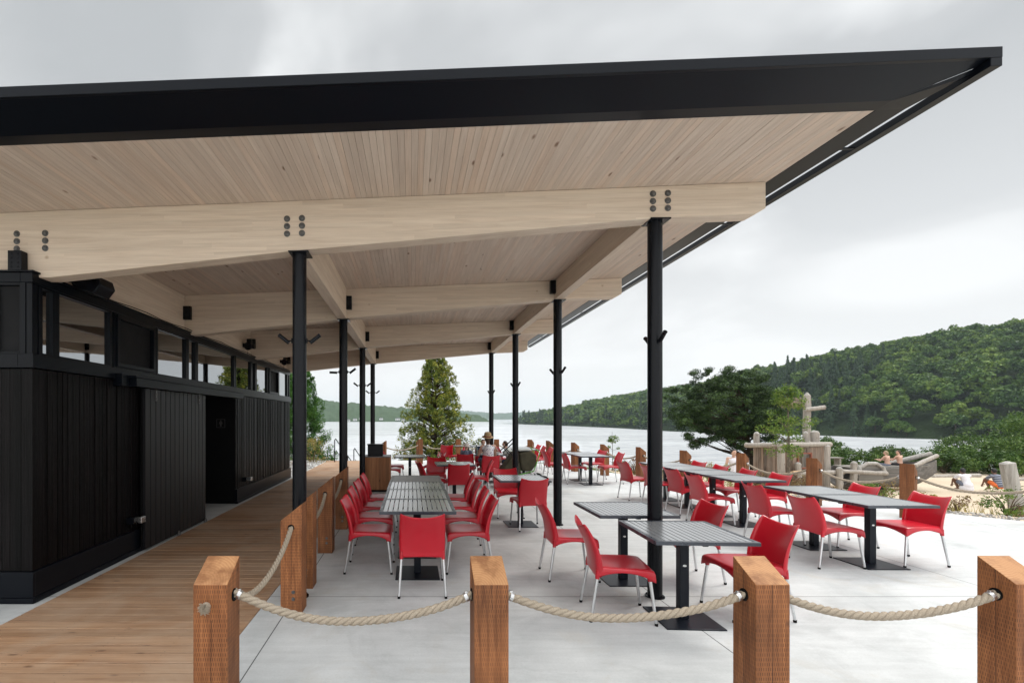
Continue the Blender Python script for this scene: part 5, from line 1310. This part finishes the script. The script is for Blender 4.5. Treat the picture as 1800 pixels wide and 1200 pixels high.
def young_tree():
    rs = np.random.default_rng(4); cs = []; rr = []; limbs = []
    for i in range(46):
        t = rs.uniform(0.30, 1.0); a = rs.uniform(0, 6.28); q = (1.0-0.55*abs(t-0.5))*rs.uniform(0.15, 0.92)*(0.35+1.0*(1-t)); zz = 0.6+t*2.9
        p = Vector((q*math.cos(a), q*math.sin(a), zz)); cs.append(tuple(p)); rr.append(rs.uniform(0.13, 0.27)); 
        if i % 2 == 0: limbs.append(([Vector((0, 0, zz-q*0.6)), p], [0.014, 0.004]))
    z = ground_z(11.35, 14.6)
    trunk_tree('young_tree', 11.35, 14.6, z, 'young broadleaf tree with sparse yellow-green leaves in front of the play house', ([(0, 0, -0.2), (0.03, 0, 1.4), (0, 0, 3.3)], [0.05, 0.038, 0.01]), limbs, cs, rr, 58, 0.05, 'leaf_young', 'palebark', 0.6)
young_tree()
def sapling():
    rs = np.random.default_rng(9); cs = []; rr = []; limbs = []
    for i in range(20):
        t = rs.uniform(0.1, 1); a = rs.uniform(0, 6.28); q = 0.34*(1-t)+0.05; p = Vector((q*math.cos(a), q*math.sin(a), 0.3+t*1.25)); cs.append(tuple(p)); rr.append(rs.uniform(0.06, 0.13)); limbs.append(([Vector((0, 0, p.z-.1)), p], [0.006, 0.002]))
    trunk_tree('sapling', 6.75, 16.3, -0.35, 'thin bright sapling rising behind a far rope post against the water', ([(0, 0, -0.2), (0.02, 0, 0.8), (0, 0, 1.6)], [0.015, 0.01, 0.004]), limbs, cs, rr, 34, 0.034, 'leaf_young', 'palebark')
sapling()
# bushes between the sand and the water: (px-independent world positions)
bush = [(18.9, 22.6, 0.95, 1.9), (20.6, 23.2, 1.05, 2.2), (22.0, 22.4, 0.85, 1.9), (23.4, 23.6, 1.15, 2.0), (24.4, 22.2, 0.85, 2.0), (26.0, 23.2, 1.15, 2.5), (22.0, 26.0, 1.9, 2.0), (26.3, 21.9, 0.95, 2.0), (28.0, 22.6, 1.6, 2.6), (29.6, 21.6, 1.9, 2.8), (30.8, 24.2, 2.5, 3.0),
        (32.2, 22.4, 2.6, 3.0), (33.6, 25.5, 3.1, 3.8), (28.4, 24.6, 1.7, 2.6), (17.6, 23.4, 1.2, 1.6), (20.0, 25.4, 1.7, 1.8), (35.5, 23.0, 3.4, 3.6), (28.3, 20.4, 0.8, 1.6), (31.0, 20.2, 0.9, 2.2)]
bl = ['low rounded bush directly right of the play house', 'green bush left of the children on the play boat', 'low bush behind the children on the play boat', 'green bush behind the play boat deck', 'low bush behind the play boat bow',
      'wide bush right of the play boat bow', 'bush down the slope beyond the play boat', 'low bush at the back of the sand', 'taller bush behind the child in the white dress', 'taller bush behind the child in the striped shirt', 'high bush rising into the water view at the far right',
      'high leafy bush near the right edge', 'tallest bush at the right edge of the picture', 'bush with open branches reaching over the water', 'bush tucked behind the play house', 'bush on the slope between play house and boat', 'bush beyond the right edge of the picture', 'small bush at the edge of the sand behind the children', 'low wide bush at the far right edge of the sand']
for i, (x, y, h, w) in enumerate(bush):
    shrub(x, y, h, w, 'leaf_bush', bl[i], 'green bushes between sand and water', 80 if h < 2 else 130, 62, 0.07, 12, seed=i)
# planting strip along the terrace edge
rs0 = random.Random(12)
strip = [(6.9, 15.0, .5), (7.5, 13.9, .45), (7.0, 16.2, .4), (8.1, 12.7, .55), (8.6, 12.0, .5), (8.4, 13.6, .6), (9.2, 11.2, .4), (9.9, 10.4, .45), (9.6, 11.9, .55), (10.5, 10.0, .35), (10.6, 11.0, .6), (11.1, 9.0, .5), (11.5, 10.2, .45), (12.0, 8.6, .5), (12.2, 9.6, .4), (12.9, 8.9, .55), (10.9, 12.4, .55), (11.8, 12.8, .5), (13.4, 9.8, .6), (9.2, 13.4, .55)]
near_ = ['by the sapling', 'behind the nearest lake-side column, left', 'left of the sapling', 'left of the play-house post', 'directly behind the play-house post', 'before the person in white', 'right of the play-house post', 'right of the post between play house and boat',
         'below the young tree', 'between chairs and log rails', 'in front of the tyres', 'right of the largest lakeside post', 'in front of the play boat hull', 'on the gravel near the right edge', 'before the flat timber', 'at the foot of the leaning log post', 'in front of the play house wall', 'before the log rails', 'behind the leaning log post', 'left of the young tree trunk']
for i, (x, y, h) in enumerate(strip):
    mt = ['leaf_dry', 'leaf_yellow', 'leaf_dry', 'leaf_young'][i % 4]; cn = {'leaf_dry': 'reddish twiggy', 'leaf_yellow': 'yellowing', 'leaf_young': 'bright green'}[mt]
    shrub(x, y, h, h*1.5, mt, f'small {cn} shrub {near_[i]}', 'small shrubs in the planting strip', 22, 30, 0.030, 18, name='small_shrub')
shrub(-3.9, 18.9, 1.25, 1.5, 'leaf_yellow', 'yellow-leaved shrub between the building and the green cedar', 'shrubs by the building', 40, 40, 0.035, 16)
shrub(-4.6, 17.6, 0.8, 1.2, 'leaf_dry', 'reddish low shrub at the corner of the building', 'shrubs by the building', 26, 30, 0.03, 14)
for i, (x, y) in enumerate(((-0.2, 20.6), (1.4, 20.7), (2.9, 20.6))):
    shrub(x, y, 0.55, 1.4, 'leaf_yellow' if i != 1 else 'leaf_young', ['yellowish undergrowth left below the conical cedar', 'green undergrowth directly below the conical cedar', 'yellowish undergrowth right of the conical cedar'][i], 'undergrowth at the cedar', 24, 40, 0.03, 10, z=-0.35)
def grass():
    n = 9000; x = rng.uniform(6.0, 14.5, n); y = rng.uniform(7.5, 18.5, n)
    keep = [i for i in range(n) if 0.35 < edge_dist(x[i], y[i]) < 3.4 and mnoise.noise(Vector((x[i]*.9, y[i]*.9, 0))) > -0.05]
    P = np.array([(x[i], y[i], ground_z(x[i], y[i])) for i in keep]); k = len(P)
    h = rng.uniform(0.05, 0.28, k)[:, None]; dr = rng.normal(0, 0.35, (k, 3)); dr[:, 2] = 1; dr /= np.linalg.norm(dr, axis=1, keepdims=True)
    s = rng.normal(0, 1, (k, 3)); s[:, 2] = 0; s /= np.linalg.norm(s, axis=1, keepdims=True)
    V = np.stack([P-s*0.004, P+s*0.004, P+dr*h+s*0.0015, P+dr*h-s*0.0015], 1).reshape(-1, 3)
    tag(np_mesh('grass', V, np.arange(4*k).reshape(k, 4), M['leaf_yellow']), 'dry tufts of grass in the planting strip', 'grass', kind='stuff')
grass()
def gravel():
    ico = bmesh.new(); bmesh.ops.create_icosphere(ico, subdivisions=1, radius=1); iv = np.array([v.co[:] for v in ico.verts]); fi = np.array([[v.index for v in f.verts] for f in ico.faces]); ico.free()
    pts = []
    tries = 0
    while len(pts) < 5200 and tries < 60000:
        tries += 1
        if random.random() < 0.8: x, y = random.uniform(8.5, 15), random.uniform(4.5, 11)
        else: x, y = random.uniform(-5.6, -3.4), random.uniform(14.5, 20.3)
        d = edge_dist(x, y) if x > 0 else 0.3
        if x > 0 and not (0.0 < d < 0.75): continue
        if x < 0 and y < 19.5: z = 0.0
        else: z = ground_z(x, y)
        pts.append((x, y, z))
    n = len(pts); P = np.array(pts); s = rng.uniform(0.012, 0.034, (n, 1, 1)); sc = rng.uniform(0.6, 1.2, (n, 1, 3)); V = P[:, None, :]+iv[None]*s*sc
    F = (fi[None]+(np.arange(n)*len(iv))[:, None, None]).reshape(-1, 3)
    tag(np_mesh('gravel', V.reshape(-1, 3), F, M['gravel']), 'grey crushed gravel along the terrace edge', 'gravel', kind='stuff')
t = MT('gravel stone'); t.set(t.ramp(t.island(), [(0, (0.14, 0.13, 0.12)), (0.5, (0.30, 0.28, 0.26)), (1, (0.46, 0.44, 0.41))]), 0.9); M['gravel'] = t.m
gravel()

# ------------------------------------------------------------ lake, hills, far shore
LZ = -6.3
SH = [(90, 262), (125, 240), (158, 219), (179, 212), (202, 204), (235, 202), (261, 188), (296, 172), (345, 178), (412, 184), (544, 179), (640, 168), (755, 163), (790, 175), (830, 260), (900, 420)]   # (y, x of the waterline)
def shore_x(y): return float(np.interp(y, [s[0] for s in SH], [s[1] for s in SH]))
def lake():
    t = MT('lake water'); v = t.obj()
    a = t.noise(v, 1.1, 5, 0.6, 0.3); b = t.noise(v, 0.16, 4, 0.55)
    t.set((0.05, 0.06, 0.062), 0.035, spec=0.5, IOR=1.33)
    h = t.math('ADD', t.math('MULTIPLY', a, 0.25), t.math('MULTIPLY', b, 0.9)); t.bump(h, 0.30, 0.06)
    # pale diffuse stands in for sky reflected by ripples, away from sheltered shore
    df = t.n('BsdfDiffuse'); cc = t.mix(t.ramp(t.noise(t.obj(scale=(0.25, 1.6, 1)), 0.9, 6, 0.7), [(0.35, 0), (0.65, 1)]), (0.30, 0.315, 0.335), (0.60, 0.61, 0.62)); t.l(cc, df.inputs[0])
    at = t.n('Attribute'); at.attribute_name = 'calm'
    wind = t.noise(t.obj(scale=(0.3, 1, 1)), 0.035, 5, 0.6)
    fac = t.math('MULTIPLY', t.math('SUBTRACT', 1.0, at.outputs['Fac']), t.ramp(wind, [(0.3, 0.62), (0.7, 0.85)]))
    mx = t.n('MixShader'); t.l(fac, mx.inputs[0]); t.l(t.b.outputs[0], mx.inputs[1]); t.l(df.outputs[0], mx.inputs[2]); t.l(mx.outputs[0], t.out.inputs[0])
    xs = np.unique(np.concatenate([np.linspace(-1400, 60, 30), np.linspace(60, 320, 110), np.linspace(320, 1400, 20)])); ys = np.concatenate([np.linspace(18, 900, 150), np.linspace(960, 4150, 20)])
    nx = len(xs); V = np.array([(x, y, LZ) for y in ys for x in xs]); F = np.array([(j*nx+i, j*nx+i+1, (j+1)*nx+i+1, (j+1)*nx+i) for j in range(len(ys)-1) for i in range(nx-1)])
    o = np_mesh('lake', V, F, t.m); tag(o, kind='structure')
    # sheltered band: depth in metres toward the viewer from the waterline (shore runs mostly away from us)
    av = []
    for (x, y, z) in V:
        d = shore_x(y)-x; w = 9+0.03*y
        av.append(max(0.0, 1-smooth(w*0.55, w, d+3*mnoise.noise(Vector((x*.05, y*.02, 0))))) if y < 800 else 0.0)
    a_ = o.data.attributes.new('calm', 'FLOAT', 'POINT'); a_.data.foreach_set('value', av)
lake()
HM = [(90, 46), (170, 50), (230, 50), (290, 46), (350, 41), (420, 38), (500, 35), (600, 29), (700, 22), (760, 13), (900, 12)]
def hill_z(x, y):
    d = (x-shore_x(y))
    if d < 0: return LZ-0.6+max(-6, d*0.1)
    H = float(np.interp(y, [s[0] for s in HM], [s[1] for s in HM]))
    return LZ+0.2+H*(1-math.exp(-d/62))*(1+0.0010*min(d, 300)) + 4.0*mnoise.noise(Vector((x*0.012, y*0.012, 1)))*min(1, d/40)
def m_forest_floor(n, a, b, sc):
    t = MT(n); v = t.obj(); c = t.mix(t.noise(v, sc, 6, 0.7), a, b); t.set(c, 0.9, spec=0.1); t.bump(t.noise(v, sc*1.5, 4), 1.0, 3.0); return t.m
M['floor'] = m_forest_floor('forest floor', (0.012, 0.022, 0.008), (0.03, 0.05, 0.016), 0.15)
def hill():
    xs = np.concatenate([np.linspace(140, 420, 90), np.linspace(430, 900, 30)]); ys = np.linspace(90, 900, 150); nx = len(xs)
    V = np.array([(x, y, hill_z(x, y)) for y in ys for x in xs]); F = np.array([(j*nx+i, j*nx+i+1, (j+1)*nx+i+1, (j+1)*nx+i) for j in range(len(ys)-1) for i in range(nx-1)])
    tag(np_mesh('hill', V, F, M['floor'], smooth=True), kind='structure')
hill()
def crown_broad(r, h, n, size, seed):
    g = np.random.default_rng(seed); k = 17; c = g.normal(0, 1, (k, 3)); c /= np.linalg.norm(c, axis=1, keepdims=True); c[:, 2] = np.abs(c[:, 2])*1.1-0.25
    c = c*np.array([r*0.68, r*0.68, h*0.34])+np.array([0, 0, h*0.56]); rad = g.uniform(0.26, 0.46, k)*r
    i = g.integers(0, k, n); d = g.normal(0, 1, (n, 3)); d /= np.linalg.norm(d, axis=1, keepdims=True); d[:, 2] = np.where(d[:, 2] < -0.2, -d[:, 2], d[:, 2])
    P = c[i]+d*(rad[i]*g.uniform(0.85, 1.08, n))[:, None]; return quads(P, d+np.array([0, 0, 0.1]), size, 1.3, 0.7)
def crown_fir(r, h, n, size, seed):
    g = np.random.default_rng(seed); t = g.uniform(0.0, 1, n)**1.35; a = g.uniform(0, 6.283, n); rr = r*(1-t)*(0.78+0.25*np.sin(t*48))*g.uniform(0.8, 1.1, n)+0.1
    P = np.stack([rr*np.cos(a), rr*np.sin(a), h*(0.10+0.9*t)], 1); N = np.stack([np.cos(a), np.sin(a), np.full(n, 0.5)], 1); return quads(P, N, size, 0.8, 0.35)
def crowns(lists, name, mat, lab, cat):
    V, F = join(lists); o = np_mesh(name, V, F, mat); return tag(o, lab, cat, kind='stuff')
def place(tmpl, x, y, z, s, a):
    V, F = tmpl; c, q = math.cos(a), math.sin(a); sv = np.array([s*random.uniform(.9, 1.15), s*random.uniform(.9, 1.15), s*random.uniform(.88, 1.15)]); W_ = V*sv
    return np.stack([W_[:, 0]*c-W_[:, 1]*q+x, W_[:, 0]*q+W_[:, 1]*c+y, W_[:, 2]+z], 1), F
def forest():
    hi = [crown_broad(3.7, 10.5, 760, 0.46, s) for s in range(5)]; lo = [crown_broad(3.8, 10.5, 210, 0.9, s+20) for s in range(4)]; vlo = [crown_broad(4.0, 10.5, 80, 1.5, s+40) for s in range(3)]
    fh = [crown_fir(2.7, 14, 520, 0.55, s+60) for s in range(3)]; fl = [crown_fir(2.7, 13, 120, 1.2, s+70) for s in range(2)]
    B = []; Fi = []; hero = []; r_ = random.Random(5); y = 100.0
    while y < 800:
        sp = 5.4 if y < 330 else 6.6; d = 1.5
        while d < (230 if y < 420 else 150):
            yy = y+r_.uniform(-2.6, 2.6); dd = d+r_.uniform(-2.2, 2.2); x = shore_x(yy)+dd
            # skip trees outside the cone of view
            if (x/yy) < 1.42 and dd > 0:
                near = yy < 330 and dd < 150; far = yy > 480 or dd > 140
                fir = dd < 60 and (yy < 420 or dd < 12) and mnoise.noise(Vector((x*0.02, yy*0.02, 5))) > 0.10-0.1*(dd < 15) and r_.random() < 0.75
                z = hill_z(x, yy)-0.5-(2.6 if dd < 7 else 0); s = r_.uniform(0.68, 1.28); a = r_.uniform(0, 6.28)
                if d < 3 and yy < 330 and (x/yy) < 1.33: hero.append((x, yy, z, s, a, fir))
                elif fir: Fi.append(place(fh[r_.randrange(3)] if near else fl[r_.randrange(2)], x, yy, z, s, a))
                else: B.append(place((hi if near else vlo if far else lo)[r_.randrange(3)], x, yy, z, s, a))
            d += sp
        y += sp*0.92
    print('forest trees', len(B), len(Fi), 'hero', len(hero))
    crowns(B, 'broadleaf_forest', M['leaf_wood'], 'green broadleaf forest covering the steep hill across the water', 'forest')
    crowns(Fi, 'conifer_forest', M['leaf_fir'], 'dark conifers mixed through the forest on the hill', 'forest')
    pr = {}
    for (x, y_, z, s, a, fir) in hero:
        k = (fir, r_.randrange(3))
        if k not in pr:
            e = empty('fir_tree' if fir else 'broadleaf_tree', (0, 0, 0)); V, F = (fh if fir else hi)[k[1]]
            np_mesh('crown', V, F, M['leaf_fir' if fir else 'leaf_wood'], e)
            MB().tube([(0, 0, -1), (0.1, 0, 4), (0, 0, 9)], [0.28, 0.2, 0.08], 7).build('trunk', M['bark'], e, fix=False); pr[k] = e
        else: e = copy_tree(pr[k])
        e.location = (x, y_, z); e.rotation_euler = (0, 0, a); e.scale = (s, s, s)
        tag(e, 'dark fir standing at the waterline of the forested hill' if fir else 'green broadleaf tree standing at the waterline of the forested hill', 'tree', 'firs along the far waterline' if fir else 'broadleaf trees along the far waterline')
forest()
def far_hill(name, y0, prof, depth, floor, amp, hz=0):
    """prof: (x, ridge height above lake)"""
    xs = np.linspace(prof[0][0], prof[-1][0], 260); ys = np.concatenate([np.linspace(0, depth, 26), [depth*2.2]]); nx = len(xs); V = []
    for j, dy in enumerate(ys):
        t = min(1, dy/depth)
        for x in xs:
            H = float(np.interp(x, [p[0] for p in prof], [p[1] for p in prof])); z = H*(math.sin(t*math.pi/2)**0.8 if dy <= depth else 0.5)
            z += amp*(mnoise.noise(Vector((x*0.055, dy*0.055, y0*.1)))+0.7*mnoise.noise(Vector((x*0.13, dy*0.13, 2))))*min(1, H/12)*(1 if dy > 0 else 0)
            V.append((x, y0+dy+12*mnoise.noise(Vector((x*0.01, 0, 3))), LZ+max(0, z)-(1.0 if dy == 0 else 0)))
    F = [(j*nx+i, j*nx+i+1, (j+1)*nx+i+1, (j+1)*nx+i) for j in range(len(ys)-1) for i in range(nx-1)]
    tag(np_mesh(name, np.array(V), np.array(F), floor), kind='structure')
M['farwood'] = m_forest_floor('far woods', (0.018, 0.04, 0.014), (0.055, 0.09, 0.028), 0.055)
far_hill('far_hills', 1130, [(-1000, 30), (-420, 66), (-260, 58), (-205, 52), (-150, 46), (-95, 40), (-60, 37), (-12, 33), (40, 30), (90, 24), (125, 22), (150, 18), (172, 14), (185, 5), (195, 0)], 170, M['farwood'], 7)
far_hill('distant_hills', 3300, [(-1300, 120), (-300, 90), (100, 75), (380, 62), (480, 56), (620, 42), (760, 48), (1000, 60), (1350, 80)], 400, M['farwood'], 12)
for i, (px, w, d_, c) in enumerate(((-150, 12, 0, 1), (-133, 9, 4, 0), (-120, 8, 10, 1), (-33, 11, 6, 0), (-20, 8, 2, 1), (-72, 8, 8, 0))):
    e = empty('lake_house', (px, 1128+d_, LZ+0.6+d_*0.45), 0, ['large white house at the far left waterline', 'small white house beside the large white one', 'white cottage among trees on the far shore', 'grey-roofed white house left of the cedar on the far shore', 'white boathouse at the far shore left of the cedar', 'small white cottage in the middle of the far shore'][i], 'house', 'houses on the far shore')
    MB().box(-w/2, w/2, -3, 3, 0, 3.6).build('wall', M['white'], e); MB().prism([(-w/2-0.4, 3.61), (w/2+0.4, 3.61), (w/2-1.5, 6.0), (-w/2+1.5, 6.0)], 'y', -3.4, 3.4).build('roof', M['top_worn'], e)
    MB().box(-w*0.3, -w*0.1, -3.05, -3.001, 1.0, 2.4).box(w*0.1, w*0.3, -3.05, -3.001, 1.0, 2.4).build('window', M['frame'], e)
# tall lone conifer on the spit and small boats
e = empty('moored_boat', (164, 740, LZ), R(20), 'small white boat moored at the tip of the forested hill', 'boat')
MB().prism([(-3, 0.1), (3, 0.1), (3.8, 1.2), (-3.2, 1.0)], 'y', -1, 1).build('hull', M['white'], e, bevel=0.1); MB().box(-1.2, 0.8, -0.7, 0.7, 1.1, 2.2).build('cabin', M['frame'], e, bevel=0.1)

# ------------------------------------------------------------ haze
def haze():
    m = bpy.data.materials.new('haze'); m.use_nodes = True; nt = m.node_tree; nt.nodes.clear()
    out = nt.nodes.new('ShaderNodeOutputMaterial'); v = nt.nodes.new('ShaderNodeVolumePrincipled'); v.inputs['Density'].default_value = 0.00016; v.inputs['Color'].default_value = (0.78, 0.91, 1.0, 1); v.inputs['Anisotropy'].default_value = 0.2
    nt.links.new(v.outputs[0], out.inputs['Volume'])
    o = MB().box(-1450, 1450, -80, 4200, -16, 150).build('haze', m); tag(o, kind='stuff')
haze()
# give every top-level mesh or empty that is part of the setting its kind; drop nothing else
